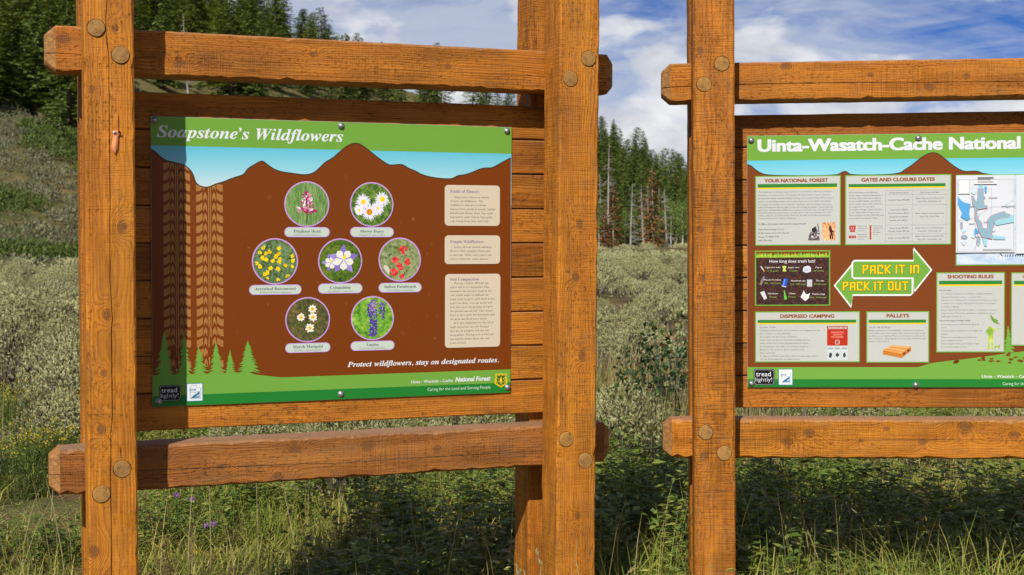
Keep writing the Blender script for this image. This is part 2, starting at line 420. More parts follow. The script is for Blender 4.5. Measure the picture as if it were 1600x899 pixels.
# measured layout of posts, knots, pegs and prints, in metres
D = {'K_post1': [(0.087, 0.5919), (0.104, 0.0185), (0.0571, -0.237), (0.0468, -0.4071), (0.0382, -0.5719), (0.0173, -0.931), (0.0198, 0.4144)],
 'K_post2': [(1.5514, 0.035), (1.5391, -0.1396), (1.5665, -0.4002), (1.5549, -0.9329)],
 'K_post3': [(0.021, 0.6373), (0.0216, 0.0273), (0.0277, -0.142), (0.0327, -0.7567)],
 'K_railLb': [(0.6352, -0.6826), (0.875, -0.687), (1.1089, -0.7077), (0.584, -0.7675), (0.4041, -0.7266), (0.239, -0.6874), (1.236, -0.7487)],
 'K_railLt': [(0.6986, 0.5647), (0.2845, 0.5158), (-0.0484, 0.5759), (1.1423, 0.5445)],
 'K_railRb': [(0.3345, -0.726), (0.4127, -0.6939), (0.5909, -0.7229), (0.8057, -0.7245), (0.9509, -0.6745), (1.1198, -0.701), (0.6796, -0.6796)],
 'K_railRt': [(0.3306, 0.597), (0.6221, 0.5611), (0.8261, 0.5179), (0.9504, 0.5536)],
 'L_bolts': [(0.013, 0.8923), (0.601, 0.892), (1.1744, 0.8917), (0.018, 0.017), (0.5996, 0.0176), (1.1816, 0.0181)],
 'L_box': [(0.9537, 0.5701, 1.1499, 0.7066), (0.9541, 0.4415, 1.1516, 0.538), (0.9558, 0.1597, 1.153, 0.4081)],
 'L_boxhead': [(0.9729, 0.6806, 1.076, 0.6819), (0.9735, 0.5121, 1.0915, 0.5121), (0.9739, 0.3859, 1.0758, 0.385)],
 'L_boxline': [(0.9729, 0.6641, 1.133, 0.6659), (0.9735, 0.4968, 1.122, 0.4967), (0.9739, 0.3748, 1.1345, 0.3731)],
 'L_care': (0.8953, 0.0192, 1.1192, 0.0191),
 'L_circ': [(0.4881, 0.6378, 0.0728, 0.0743), (0.7034, 0.6385, 0.072, 0.0746), (0.3847, 0.4537, 0.0738, 0.0746), (0.5976, 0.454, 0.0724, 0.0742), (0.7987, 0.4574, 0.0713, 0.0744),
            (0.4903, 0.2643, 0.0727, 0.0739), (0.7058, 0.265, 0.0718, 0.0742)],
 'L_dark': [(0.0041, 0.0297), (0.3636, 0.032), (0.5729, 0.0356), (1.1959, 0.0362)],
 'L_dnr': (0.1045, 0.0131, 0.155, 0.0708),
 'L_ground': [(0.573, 0.0786), (1.1956, 0.0809), (0.3221, 0.0912), (0.3637, 0.0853), (0.4009, 0.0792)],
 'L_header': [0.815, 0.8141],
 'L_linepitch': 0.0134,
 'L_mtn': [(-0.0019, 0.8023), (0.0131, 0.7957), (0.029, 0.7798), (0.0449, 0.7691), (0.0689, 0.763), (0.0971, 0.7579), (0.1172, 0.7447), (0.1293, 0.7264), (0.1352, 0.7017), (0.1494, 0.6904),
           (0.1678, 0.6869), (0.1821, 0.69), (0.1985, 0.6985), (0.2233, 0.7051), (0.2481, 0.7168), (0.2813, 0.7269), (0.2897, 0.7333), (0.2981, 0.7481), (0.3232, 0.7632), (0.3442, 0.7754),
           (0.3589, 0.7639), (0.382, 0.7476), (0.4074, 0.7396), (0.4415, 0.736), (0.4757, 0.7315), (0.4972, 0.7336), (0.5145, 0.7407), (0.5318, 0.7567), (0.5491, 0.7741), (0.5752, 0.7887),
           (0.5735, 0.7886), (0.6005, 0.812), (0.623, 0.8293), (0.6411, 0.8368), (0.6593, 0.8373), (0.6775, 0.8271), (0.6958, 0.8134), (0.7233, 0.7927), (0.7602, 0.7681), (0.7787, 0.7693),
           (0.8019, 0.772), (0.8135, 0.7687), (0.8275, 0.7591), (0.8533, 0.7506), (0.8721, 0.7397), (0.9051, 0.7312), (0.9431, 0.7273), (0.9764, 0.7265), (0.986, 0.7303), (1.0003, 0.7387),
           (1.0243, 0.7409), (1.0484, 0.7487), (1.0774, 0.7615), (1.0968, 0.766), (1.1212, 0.7655), (1.1456, 0.7789), (1.17, 0.7922), (1.1897, 0.8019)],
 'L_nf': (0.9932, 0.0446, 1.1191, 0.0449, 0.0157),
 'L_pill': [(0.4145, 0.531, 0.563, 0.5638), (0.6303, 0.5313, 0.7781, 0.5646), (0.3012, 0.3465, 0.4703, 0.3788), (0.5241, 0.3477, 0.6719, 0.3808), (0.726, 0.3486, 0.874, 0.3809),
            (0.4164, 0.1574, 0.5648, 0.1889), (0.6317, 0.1584, 0.7808, 0.1898)],
 'L_protect': (0.6213, 0.1056, 1.149, 0.1067, 0.0172),
 'L_shield': (1.1339, 0.0194, 1.18, 0.0679),
 'L_size': (1.1924, 0.9049),
 'L_title': (0.0182, 0.8407, 0.608, 0.8416, 0.0359),
 'L_tracks': [(0.0363, 0.7983), (0.1183, 0.8002), (0.0372, 0.2074), (0.1186, 0.2053), (0.134, 0.6934), (0.2162, 0.6946), (0.1353, 0.2409), (0.2181, 0.2391), (0.0639, 0.1422)],
 'L_tread': (0.0196, 0.0166, 0.088, 0.0678),
 'L_trees': [((0.0366, 0.2341), (0.0054, 0.1154), (0.0679, 0.1134)), ((0.0977, 0.2292), (0.0734, 0.0988), (0.124, 0.0971)), ((0.1414, 0.1867), (0.1226, 0.09), (0.1771, 0.0881)),
             ((0.1965, 0.1979), (0.1687, 0.1101), (0.2279, 0.1082)), ((0.2404, 0.1739), (0.2221, 0.0975), (0.2595, 0.0962)), ((0.2971, 0.2008), (0.2634, 0.0961), (0.3349, 0.0937))],
 'L_uwc': (0.8267, 0.0443, 0.9747, 0.0437),
 'R_arrow1': [(0.372, 0.4451), (0.3751, 0.4515), (0.3815, 0.4547), (0.5869, 0.4534), (0.5868, 0.4977), (0.65, 0.4203), (0.5904, 0.3435), (0.5871, 0.3904), (0.3784, 0.3916), (0.372, 0.398)],
 'R_arrow2': [(0.3098, 0.3661), (0.372, 0.4412), (0.372, 0.3961), (0.5776, 0.395), (0.584, 0.3885), (0.5841, 0.3371), (0.5766, 0.3307), (0.374, 0.3316), (0.369, 0.2884)],
 'R_bolts': [(0.0148, 0.8878), (0.6027, 0.8887), (0.0142, 0.0135), (0.5964, 0.0084)],
 'R_bw': (0.2832, 0.0991, 0.3564, 0.1475),
 'R_camp_l': (0.044, 0.215, 0.2577, 0.2041),
 'R_care': (0.8997, 0.0084),
 'R_dark': [0.0297, -0.0041],
 'R_dnr': (0.1106, 0.0083, 0.1618, 0.0668),
 'R_gates_l': (0.3596, 0.6957, 0.4823, 0.6945),
 'R_grass': [(0.0328, 0.4905), (0.2881, 0.4675)],
 'R_ground': [(-0.0005, 0.0734), (0.6038, 0.0729), (0.6448, 0.0858), (0.6763, 0.0909), (0.7864, 0.1037), (0.8804, 0.1164), (0.9742, 0.1291)],
 'R_gsym': (0.361, 0.5562, 0.3845, 0.5805, 0.3598, 0.535, 0.3851, 0.5445, 0.4333, 0.5299, 0.4389, 0.5813),
 'R_head': {'camp': (0.1178, 0.2511, 0.3086, 0.2511),
            'gates': (0.4045, 0.7375, 0.6603, 0.7368),
            'pal': (0.4933, 0.2512, 0.5717, 0.2516),
            'shoot': (0.7067, 0.3898, 0.8666, 0.3896),
            'your': (0.0619, 0.7379, 0.286, 0.7369)},
 'R_headC': (0.9665, 0.389),
 'R_header': [0.8159, 0.8138],
 'R_hunter': [(0.8553, 0.1357), (0.8642, 0.232), (0.874, 0.1453)],
 'R_map': {'box': [(0.7391, 0.4858, 0.9338, 0.7398)],
           'fo1': [(0.8084, 0.7056), (0.8282, 0.7062), (0.8283, 0.6804), (0.8346, 0.6791), (0.8284, 0.665), (0.8316, 0.6489), (0.8427, 0.6467), (0.8415, 0.6387), (0.806, 0.6329), (0.8072, 0.6087),
                   (0.812, 0.5985), (0.822, 0.5883), (0.826, 0.5681), (0.8419, 0.566), (0.8417, 0.5963), (0.8555, 0.6123), (0.8851, 0.6221), (0.9021, 0.6272), (0.9049, 0.6199), (0.9207, 0.6158),
                   (0.9199, 0.6057), (0.8911, 0.6019), (0.8714, 0.596), (0.8636, 0.5759), (0.8578, 0.5517), (0.8599, 0.5282), (0.8242, 0.535), (0.8122, 0.5561), (0.805, 0.5844), (0.7982, 0.6047),
                   (0.7968, 0.6411), (0.79, 0.6533), (0.7867, 0.6836), (0.7927, 0.6807), (0.8019, 0.6612), (0.807, 0.6693)],
           'inset': (0.7411, 0.6893, 0.7798, 0.7382),
           'isl': [[(0.7479, 0.589), (0.7558, 0.5889), (0.7567, 0.5666), (0.7496, 0.5647)], [(0.7508, 0.5404), (0.7647, 0.5443), (0.7735, 0.5382), (0.7687, 0.5301), (0.7521, 0.5314)],
                   [(0.8052, 0.5319), (0.8183, 0.535), (0.8172, 0.5115), (0.8037, 0.5124)]],
           'lake': [(0.7396, 0.68), (0.7504, 0.6658), (0.7643, 0.6576), (0.7742, 0.6554), (0.7841, 0.6533), (0.7802, 0.6332), (0.7783, 0.617), (0.7823, 0.6028), (0.7724, 0.5936), (0.7605, 0.601),
                    (0.7486, 0.6072), (0.7545, 0.6233), (0.7445, 0.6416), (0.7397, 0.6578)],
           'lake2': [(0.8313, 0.7142), (0.8372, 0.7158), (0.84, 0.7093), (0.8393, 0.6952), (0.8346, 0.6908), (0.8322, 0.6993)],
           'lake3': [(0.7971, 0.5643), (0.8043, 0.5675), (0.813, 0.552), (0.8043, 0.548), (0.8004, 0.5392), (0.7964, 0.5441)],
           'leg': (0.7957, 0.7227, 0.8747, 0.738),
           'pale': [[(0.8635, 0.592), (0.8911, 0.6019), (0.9337, 0.6157), (0.9338, 0.5874), (0.8715, 0.5766)], [(0.8598, 0.5436), (0.9053, 0.5352), (0.9034, 0.5263), (0.8638, 0.5274)],
                    [(0.8242, 0.5325), (0.842, 0.5296), (0.841, 0.5033), (0.8323, 0.5033)], [(0.8115, 0.7197), (0.8273, 0.7195), (0.8274, 0.7062), (0.8124, 0.7064)]]},
 'R_mtn': [(0.0006, 0.8024), (0.0153, 0.7977), (0.0281, 0.7847), (0.0504, 0.7696), (0.076, 0.7635), (0.1525, 0.7608), (0.267, 0.7595), (0.3209, 0.7622), (0.3336, 0.7697), (0.345, 0.7754),
           (0.3557, 0.7701), (0.3652, 0.7617), (0.4443, 0.7596), (0.5358, 0.763), (0.5578, 0.7788), (0.5829, 0.7945), (0.608, 0.8166), (0.633, 0.8322), (0.6519, 0.8377), (0.6707, 0.8343),
           (0.6958, 0.8155), (0.721, 0.7929), (0.7586, 0.7683), (0.7899, 0.7698), (0.8118, 0.7696), (0.8243, 0.7618), (0.8774, 0.753), (0.9708, 0.752)],
 'R_natfo': (0.8799, 0.4654, 0.9724, 0.4676),
 'R_pal_l': (0.43, 0.2127, 0.6299, 0.2031),
 'R_pallet': [(0.4802, 0.1351), (0.515, 0.1524), (0.5796, 0.1478), (0.5455, 0.122), (0.5455, 0.1027), (0.5796, 0.1271)],
 'R_pan': {'camp': (0.0272, 0.0903, 0.3995, 0.2741),
           'gates': (0.3465, 0.51, 0.7186, 0.7604),
           'map': (0.7342, 0.4345, 1.0639, 0.7573),
           'next': (0.9272, 0.1484, 1.1592, 0.4096),
           'pal': (0.4219, 0.0886, 0.6429, 0.2732),
           'shoot': (0.6673, 0.1251, 0.9065, 0.4111),
           'trash': (0.0274, 0.2943, 0.2944, 0.4932),
           'your': (0.0284, 0.5103, 0.3317, 0.7608)},
 'R_paper1': (0.734, 0.4809, 0.9377, 0.7546),
 'R_paper2': (0.9419, 0.4763, 1.1968, 0.7546),
 'R_photo1': (0.2162, 0.5283, 0.262, 0.5924),
 'R_photo2': (0.2658, 0.528, 0.3134, 0.5926),
 'R_pin': (0.4069, 0.4062, 0.6079, 0.4064, 0.0348),
 'R_pout': (0.3371, 0.3466, 0.5702, 0.3462),
 'R_red': (0.2832, 0.1509, 0.3563, 0.2213),
 'R_shoot_l': (0.6792, 0.3469, 0.8793, 0.346),
 'R_str': {'camp': (0.037, 0.228, 0.3862, 0.2438),
           'gates': (0.359, 0.7124, 0.698, 0.7281),
           'next': (0.9374, 0.361, 1.1501, 0.3797),
           'pal': (0.43, 0.2269, 0.6317, 0.243),
           'shoot': (0.6766, 0.3623, 0.8967, 0.3811),
           'your': (0.0376, 0.713, 0.3184, 0.7314)},
 'R_table': [(0.4883, 0.5218), (0.7037, 0.7038), (0.5825, 0.6922), 0.6886, 0.6527, 0.5809, 0.5488],
 'R_title': (0.0377, 0.8489, 0.9579, 0.8474, 0.0444),
 'R_trashhead': (0.0795, 0.4495, 0.2416, 0.4485),
 'R_trashitems': [(0.0552, 0.427), (0.1319, 0.4272), (0.2123, 0.4247), (0.0526, 0.3823), (0.1345, 0.378), (0.2213, 0.375), (0.0576, 0.3317), (0.1344, 0.3314), (0.206, 0.3298)],
 'R_trashtxt': [(0.0897, 0.43), (0.1651, 0.4295), (0.2538, 0.429), (0.0897, 0.3853), (0.1811, 0.3816), (0.2582, 0.3812), (0.0916, 0.3361), (0.1594, 0.3358), (0.2525, 0.3335)],
 'R_tread': (0.0226, 0.0082, 0.0978, 0.0668),
 'R_uwc': (0.8275, 0.0348),
 'R_your_l': (0.0395, 0.7007, 0.3038, 0.6981, 0.0116),
 'band': (0.0668, -0.1512),
 'crack1': [(0.0662, 0.6733), (0.0604, 0.6143), (0.0619, 0.5722), (0.0685, 0.5083), (0.0689, 0.3425), (0.0689, 0.1205), (0.067, -0.1214), (0.0698, -0.2148), (0.0751, -0.2336), (0.0694, -0.2709),
            (0.0699, -0.4398), (0.0711, -0.5151), (0.0651, -0.5902), (0.0642, -0.7034), (0.0642, -0.9309)],
 'pegs': {'1': [(0.0346, 0.5909), (0.1016, 0.5172), (0.0968, -0.6921), (0.0375, -0.7623)],
          '2': [(1.5799, 0.5753), (1.5168, 0.5081), (1.5114, -0.6762), (1.5799, -0.7503)],
          '3': [(0.0969, 0.5904), (0.0359, 0.5216), (0.0384, -0.6746), (0.1018, -0.7465)]},
 'pitch_track': [(0.1731, 0.4738), (0.1729, 0.4411)],
 'tag': (0.0862, 0.2691)}

# ------------------------------------------------------------------ terrain
# hill profile by bearing (tangent of the angle east of straight ahead): foot distance, crest distance, crest rise per metre
HT = np.array([[-1.6, 55, 320, .15], [-.42, 55, 320, .235], [-.327, 58, 320, .215], [-.234, 68, 320, .172], [-.14, 84, 330, .130], [-.093, 95, 335, .110],
               [0, 112, 330, .085], [.065, 140, 325, .054], [.126, 152, 320, .024], [.20, 170, 320, .008], [.40, 200, 320, .004], [1.6, 220, 320, .003]])


def ground_z(x, y):
    x = np.asarray(x, dtype=float)
    y = np.asarray(y, dtype=float)
    d = np.hypot(x, y)
    t = np.where(y > 1e-3, x / np.maximum(y, 1e-3), np.sign(x) * 5)
    t = np.clip(t, -1.6, 1.6)
    F = np.interp(t, HT[:, 0], HT[:, 1])
    Rc = np.interp(t, HT[:, 0], HT[:, 2])
    zc = Rc * np.interp(t, HT[:, 0], HT[:, 3]) + 1.0
    k = np.clip((d - F) / (Rc - F), 0, None)
    z = np.where(k < 1, zc * np.minimum(k, 1) ** 1.15, zc * np.maximum(0, 1 - .35 * (k - 1)))
    fwd = np.clip((y / np.maximum(d, 1e-3) + .1) / .5, 0, 1)
    z = z * fwd
    bump = (np.sin(x * .11 + y * .05) * np.sin(y * .083 - x * .04) * .5 + np.sin(x * .31 + 1.3) * np.sin(y * .27 + .4) * .25) * np.clip((d - 40) / 120, 0, 1)
    near = (np.sin(x * 1.7 + .3) * np.sin(y * 1.3) * .02 + np.sin(x * .53) * np.sin(y * .47 + 1) * .04) * np.clip(d / 6, 0, 1) * np.clip((60 - d) / 30, 0, 1)
    return z + bump * 1.2 + near


t = NT('meadow_ground')
gc = t.new('ShaderNodeNewGeometry').outputs['Position']
n1 = t.noise(gc, .35, 6, .6)
n2 = t.noise(gc, 2.4, 6, .65)
n3 = t.noise(gc, 14, 4, .6)
soil = t.mix(n3, (.06, .034, .018), (.17, .10, .052))
dry = t.mix(n2, (.105, .085, .036), (.20, .150, .066))
grn = t.mix(n3, (.035, .055, .014), (.075, .095, .028))
c = t.mix(t.ramp(n1, [(.40, 0), (.60, 1)]), dry, grn)
c = t.mix(t.ramp(n2, [(.48, 0), (.62, 1)]), c, soil)
sp_ = t.new('ShaderNodeSeparateXYZ')
t.put(sp_.inputs[0], gc)
n4 = t.noise(gc, .9, 6, .65)
hill = t.mix(t.ramp(n4, [(.36, 0), (.64, 1)]), (.180, .130, .058), (.105, .098, .036))
hill = t.mix(t.ramp(n1, [(.48, 0), (.64, .75)]), hill, (.085, .100, .030))
c = t.mix(t.ramp(t.math('DIVIDE', sp_.outputs[2], 8.0), [(.10, 0), (.35, 1)]), c, hill)
set_bsdf(t, c, .95, .1)
t.bump(n3, .8, .05)
M_ground = t.m
# distances grow outwards, all bearings
nr, na = 120, 240
rr = np.concatenate([[0.0], np.geomspace(1.0, 3200.0, nr - 1)])
aa = np.linspace(0, 2 * np.pi, na, endpoint=False)
Rg, Ag = np.meshgrid(rr[1:], aa, indexing='ij')
gx, gy = Rg * np.sin(Ag), Rg * np.cos(Ag)
V = np.concatenate([[[0, 0, 0]], np.stack([gx.ravel(), gy.ravel(), ground_z(gx, gy).ravel()], 1)])
ii, jj = np.meshgrid(np.arange(nr - 2), np.arange(na), indexing='ij')
ii, jj = ii.ravel(), jj.ravel()
q = lambda i, j: 1 + i * na + (j % na)
quads = np.stack([q(ii, jj), q(ii, jj + 1), q(ii + 1, jj + 1), q(ii + 1, jj)], 1)[:, ::-1]
j0 = np.arange(na)
tris = np.stack([np.zeros(na, int), q(0, j0), q(0, j0 + 1)], 1)[:, ::-1]
ground = obj('ground', mesh_np('ground', V, [quads, tris], smooth=True), None, [M_ground])
tag(ground, kind='structure')

# ------------------------------------------------------------------ timber frames that carry the signs
POST, RAIL_D, SPAN = .14, .1205, 1.4797
VT1, VT0, VB1, VB0 = .6119, .4767, -.6493, -.786
SIGN_D, PL_T, PL_B = .2333, .4397, -.6175
FOOT = .35


def beam(name, L, Wd, H, mat, parent, loc, upright=False, chamfer=.005, end=0.0, cracks=(), step=.03, rough=.0007, seed=0, holes=()):
    """square-sawn timber along local X; front face at y=0; cracks = [[(x, z, half width, depth)...]] run along the front face"""
    rs = random.Random(seed)
    xs = list(np.linspace(0, L, max(3, int(L / step))))
    if end:
        xs = [0.0, end] + [x for x in xs if end * 1.6 < x < L - end * 1.6] + [L - end, L]
    crk = cracks[0] if cracks else None
    rings = []
    for i, x in enumerate(xs):
        c = chamfer * (rs.uniform(1.5, 2.2) if rs.random() < .04 else rs.uniform(.6, 1.4))
        y0, y1, z0, z1 = [rs.uniform(-rough, rough) for _ in range(4)]
        y1 += Wd
        z1 += H
        if end and i in (0, len(xs) - 1):
            y0, y1, z0, z1 = y0 + end * .8, y1 - end * .8, z0 + end * .8, z1 - end * .8
        pts = [(y0 + c, z0), (y0, z0 + c)]
        if crk:
            cx = np.array([k[0] for k in crk])
            cz = float(np.interp(x, cx, [k[1] for k in crk])) + rs.uniform(-.0006, .0006)
            hw = float(np.interp(x, cx, [k[2] for k in crk])) * rs.uniform(.75, 1.2)
            dp = float(np.interp(x, cx, [k[3] for k in crk]))
            pts += [(y0, cz - hw), (y0 + dp, cz - hw * .5), (y0 + dp, cz + hw * .5), (y0, cz + hw)]
        pts += [(y0, z1 - c), (y0 + c, z1), (y1 - c, z1), (y1, z1 - c), (y1, z0 + c), (y1 - c, z0)]
        rings.append([(x, a, b) for a, b in pts])
    n = len(rings[0])
    V = [p for r in rings for p in r]
    F = []
    for i in range(len(rings) - 1):
        for k in range(n):
            a, b = i * n + k, i * n + (k + 1) % n
            F.append((a, b, b + n, a + n))
    me = bpy.data.meshes.new(name)
    base = (len(rings) - 1) * n
    me.from_pydata(V, [], F + [tuple(range(n))[::-1], tuple(range(base, base + n))])
    if holes:
        tmp = bpy.data.objects.new('tmp', me)
        col.objects.link(tmp)
        bm = bmesh.new()
        for (hx, hz, hr, hd) in holes:
            mt = Matrix.Translation((hx, 0, hz)) @ Matrix.Rotation(math.pi / 2, 4, 'X')
            bmesh.ops.create_cone(bm, cap_ends=True, segments=28, radius1=hr, radius2=hr, depth=2 * hd, matrix=mt)
        cm = bpy.data.meshes.new('cut')
        bm.to_mesh(cm)
        bm.free()
        cut = bpy.data.objects.new('cut', cm)
        col.objects.link(cut)
        mod = tmp.modifiers.new('b', 'BOOLEAN')
        mod.operation = 'DIFFERENCE'
        mod.solver = 'EXACT'
        mod.object = cut
        dg = bpy.context.evaluated_depsgraph_get()
        me2 = bpy.data.meshes.new_from_object(tmp.evaluated_get(dg))
        bpy.data.objects.remove(tmp)
        bpy.data.objects.remove(cut)
        me = me2
        me.name = name
    bm = bmesh.new()
    bm.from_mesh(me)
    bmesh.ops.recalc_face_normals(bm, faces=bm.faces)
    bm.to_mesh(me)
    bm.free()
    me.materials.clear()
    o = obj(name, me, parent, [mat], loc)
    if end:
        me.materials.append(M_endgrain)
        for p_ in me.polygons:
            if p_.center.x < end * .98 or p_.center.x > L - end * .98:
                p_.material_index = 1
    if upright:
        o.rotation_euler = (0, -math.pi / 2, 0)
    return o


LT, DK = (.62, .217, .015), (.125, .034, .003)
LT2, DK2 = (.46, .170, .028), (.10, .030, .007)
LT3, DK3 = (.68, .252, .018), (.180, .052, .005)
pk = lambda name: [(v + CAM_H + FOOT, POST - u, r) for (u, v), r in zip(D[name], (.010, .014, .013, .009, .014, .015, .008))]
pk2 = [(v + CAM_H + FOOT, POST - (u - SPAN), r) for (u, v), r in zip(D['K_post2'], (.012, .013, .014, .011))]
pk3 = [(v + CAM_H + FOOT, POST - u, r) for (u, v), r in zip(D['K_post3'], (.012, .010, .010, .014))]
EX = .102
rk = lambda name, vb, rs_: [(u + EX, v - vb, r) for (u, v), r in zip(D[name], rs_)]
t = NT('sawn_end')
oc = t.new('ShaderNodeTexCoord').outputs['Object']
c = t.mix(t.ramp(t.noise(t.map(oc, (8, 90, 90)), 1.0, 5, .65), [(.35, 0), (.68, 1)]), (.40, .205, .070), (.20, .085, .025))
c = t.mix(t.math('MULTIPLY', t.ramp(t.noise(oc, 45, 5, .7), [(.5, 0), (.66, 1)]), .5), c, (.12, .06, .025))
set_bsdf(t, c, .8, .2)
t.bump(t.noise(t.map(oc, (30, 160, 160)), 1.0, 4, .7), .7, .002)
M_endgrain = t.m
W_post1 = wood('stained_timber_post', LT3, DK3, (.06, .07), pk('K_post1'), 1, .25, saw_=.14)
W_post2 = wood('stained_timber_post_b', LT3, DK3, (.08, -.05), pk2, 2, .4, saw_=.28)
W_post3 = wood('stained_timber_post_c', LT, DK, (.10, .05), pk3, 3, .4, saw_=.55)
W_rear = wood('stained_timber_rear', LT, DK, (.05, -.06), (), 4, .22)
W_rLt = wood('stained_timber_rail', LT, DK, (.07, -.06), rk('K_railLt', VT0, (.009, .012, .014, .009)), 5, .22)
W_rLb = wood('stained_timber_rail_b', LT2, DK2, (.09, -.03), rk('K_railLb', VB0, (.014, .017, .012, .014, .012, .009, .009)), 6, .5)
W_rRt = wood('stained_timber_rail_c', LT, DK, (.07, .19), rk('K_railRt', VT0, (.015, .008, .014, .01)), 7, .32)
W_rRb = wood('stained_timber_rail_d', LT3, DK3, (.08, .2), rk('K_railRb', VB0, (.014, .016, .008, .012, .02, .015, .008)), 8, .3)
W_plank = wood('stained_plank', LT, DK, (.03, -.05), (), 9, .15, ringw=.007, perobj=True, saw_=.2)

t = NT('peg_end_grain')
oc = t.new('ShaderNodeTexCoord').outputs['Object']
rn = t.new('ShaderNodeObjectInfo').outputs['Random']
off = t.vmath('ADD', oc, (.008, 0, .011))
s = t.new('ShaderNodeSeparateXYZ')
t.put(s.inputs[0], off)
r = t.math('SQRT', t.math('ADD', t.math('MULTIPLY', s.outputs[0], s.outputs[0]), t.math('MULTIPLY', s.outputs[2], s.outputs[2])))
rg = t.math('FRACT', t.math('MULTIPLY', t.math('ADD', r, t.math('MULTIPLY', t.noise(oc, 60, 3), .004)), 260))
c = t.mix(t.math('MULTIPLY', rg, .5), t.mix(rn, (.37, .20, .062), (.45, .225, .055)), (.16, .08, .03))
c = t.mix(t.math('MULTIPLY', t.ramp(t.noise(t.vmath('ADD', oc, (1, 2, 3)), 70, 4, .7), [(.5, 0), (.7, 1)]), .6), c, (.09, .05, .025))
set_bsdf(t, c, .8, .2)
t.bump(t.noise(oc, 130, 4, .7), .6, .003)
M_peg = t.m


def peg_mesh(seed):
    rs = random.Random(seed)
    bm = bmesh.new()
    prof = [(.0252, .010), (.0252, -.0012), (.0236, -.0030), (.012, -.0038), (0, -.0040)]
    rings = []
    n = 26
    ph = rs.random() * 6
    for rad, y in prof[:-1]:
        rings.append([bm.verts.new((rad * (1 + .03 * math.sin(2 * a + ph)) * math.cos(a), y + .0012 * math.sin(a + ph) * (rad < .0252), rad * math.sin(a))) for a in [k * 2 * math.pi / n for k in range(n)]])
    top = bm.verts.new((0, prof[-1][1], 0))
    for a, b in zip(rings, rings[1:]):
        for k in range(n):
            bm.faces.new((a[k], a[(k + 1) % n], b[(k + 1) % n], b[k]))
    for k in range(n):
        bm.faces.new((rings[-1][k], rings[-1][(k + 1) % n], top))
    bmesh.ops.recalc_face_normals(bm, faces=bm.faces)
    me = bpy.data.meshes.new('peg')
    bm.to_mesh(me)
    bm.free()
    me.materials.append(M_peg)
    return me


def frame_root(name, X0, Y0, yaw, lean, tilt, dv):
    m = Matrix.Translation((X0, Y0, CAM_H)) @ Matrix.Rotation(yaw, 4, 'Z') @ Matrix.Rotation(-tilt, 4, 'X') @ Matrix.Rotation(lean, 4, 'Y') @ Matrix.Translation((0, 0, dv))
    root = empty(name)
    root.matrix_world = m @ Matrix.Translation((0, 0, -CAM_H))
    return root


CRACK1 = [(v + CAM_H + FOOT, POST - u, .0013, .02) for u, v in sorted(D['crack1'], key=lambda k: k[1])]
CRACK1 = [(0, CRACK1[0][1], .0006, .004)] + CRACK1 + [(2.9, CRACK1[-1][1] - .006, .0014, .02)]


def build_frame(root, pegs_l, pegs_r, mats, cracks_l=(), rail_crack=(), z0=CAM_H):
    top = 1.12
    Lp = top + z0 + FOOT
    ends = []
    for which, (u0, pegs, mat, crk, sd_) in enumerate(((0, pegs_l, mats[0], cracks_l, 3), (SPAN, pegs_r, mats[1], (), 4))):
        holes = [(v + z0 + FOOT, POST - (u - u0), .0268, .016) for u, v in pegs]
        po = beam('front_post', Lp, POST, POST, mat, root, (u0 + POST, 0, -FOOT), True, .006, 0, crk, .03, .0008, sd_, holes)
        for k, (hx, hz, _, _) in enumerate(holes):
            g = obj('peg', peg_mesh(k + 10 * which), po, (), (hx, 0, hz))
            g.rotation_euler = (0, random.uniform(0, 6.28), 0)
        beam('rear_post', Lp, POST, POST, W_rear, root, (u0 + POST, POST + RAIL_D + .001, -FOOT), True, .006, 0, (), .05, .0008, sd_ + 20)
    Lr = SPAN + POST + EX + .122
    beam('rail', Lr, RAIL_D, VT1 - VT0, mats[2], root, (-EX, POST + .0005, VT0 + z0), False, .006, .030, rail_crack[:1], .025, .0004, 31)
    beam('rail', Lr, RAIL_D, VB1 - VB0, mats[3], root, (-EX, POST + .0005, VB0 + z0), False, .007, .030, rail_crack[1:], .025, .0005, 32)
    pitch = (PL_T - PL_B) / 9
    # building paper and battens behind the boards close the joints
    bm = bmesh.new()
    bmesh.ops.create_cube(bm, size=1, matrix=Matrix.Translation((SPAN / 2 + POST / 2, POST + RAIL_D + .0045, (PL_T + PL_B) / 2 + z0)) @ Matrix.Diagonal((SPAN - POST - .012, .006, PL_T - PL_B - .03, 1)))
    me = bpy.data.meshes.new('backing_panel')
    bm.to_mesh(me)
    bm.free()
    obj('backing_panel', me, root, [W_rear])
    for k in range(9):
        rs = random.Random(k + int(root.location.x * 100))
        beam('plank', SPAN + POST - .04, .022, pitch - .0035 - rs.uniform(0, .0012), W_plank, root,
             (.02 + rs.uniform(-.004, .004), SIGN_D + .0042 + rs.uniform(0, .0014), PL_B + k * pitch + z0), False, .003, 0, (), .12, .0008, 50 + k)


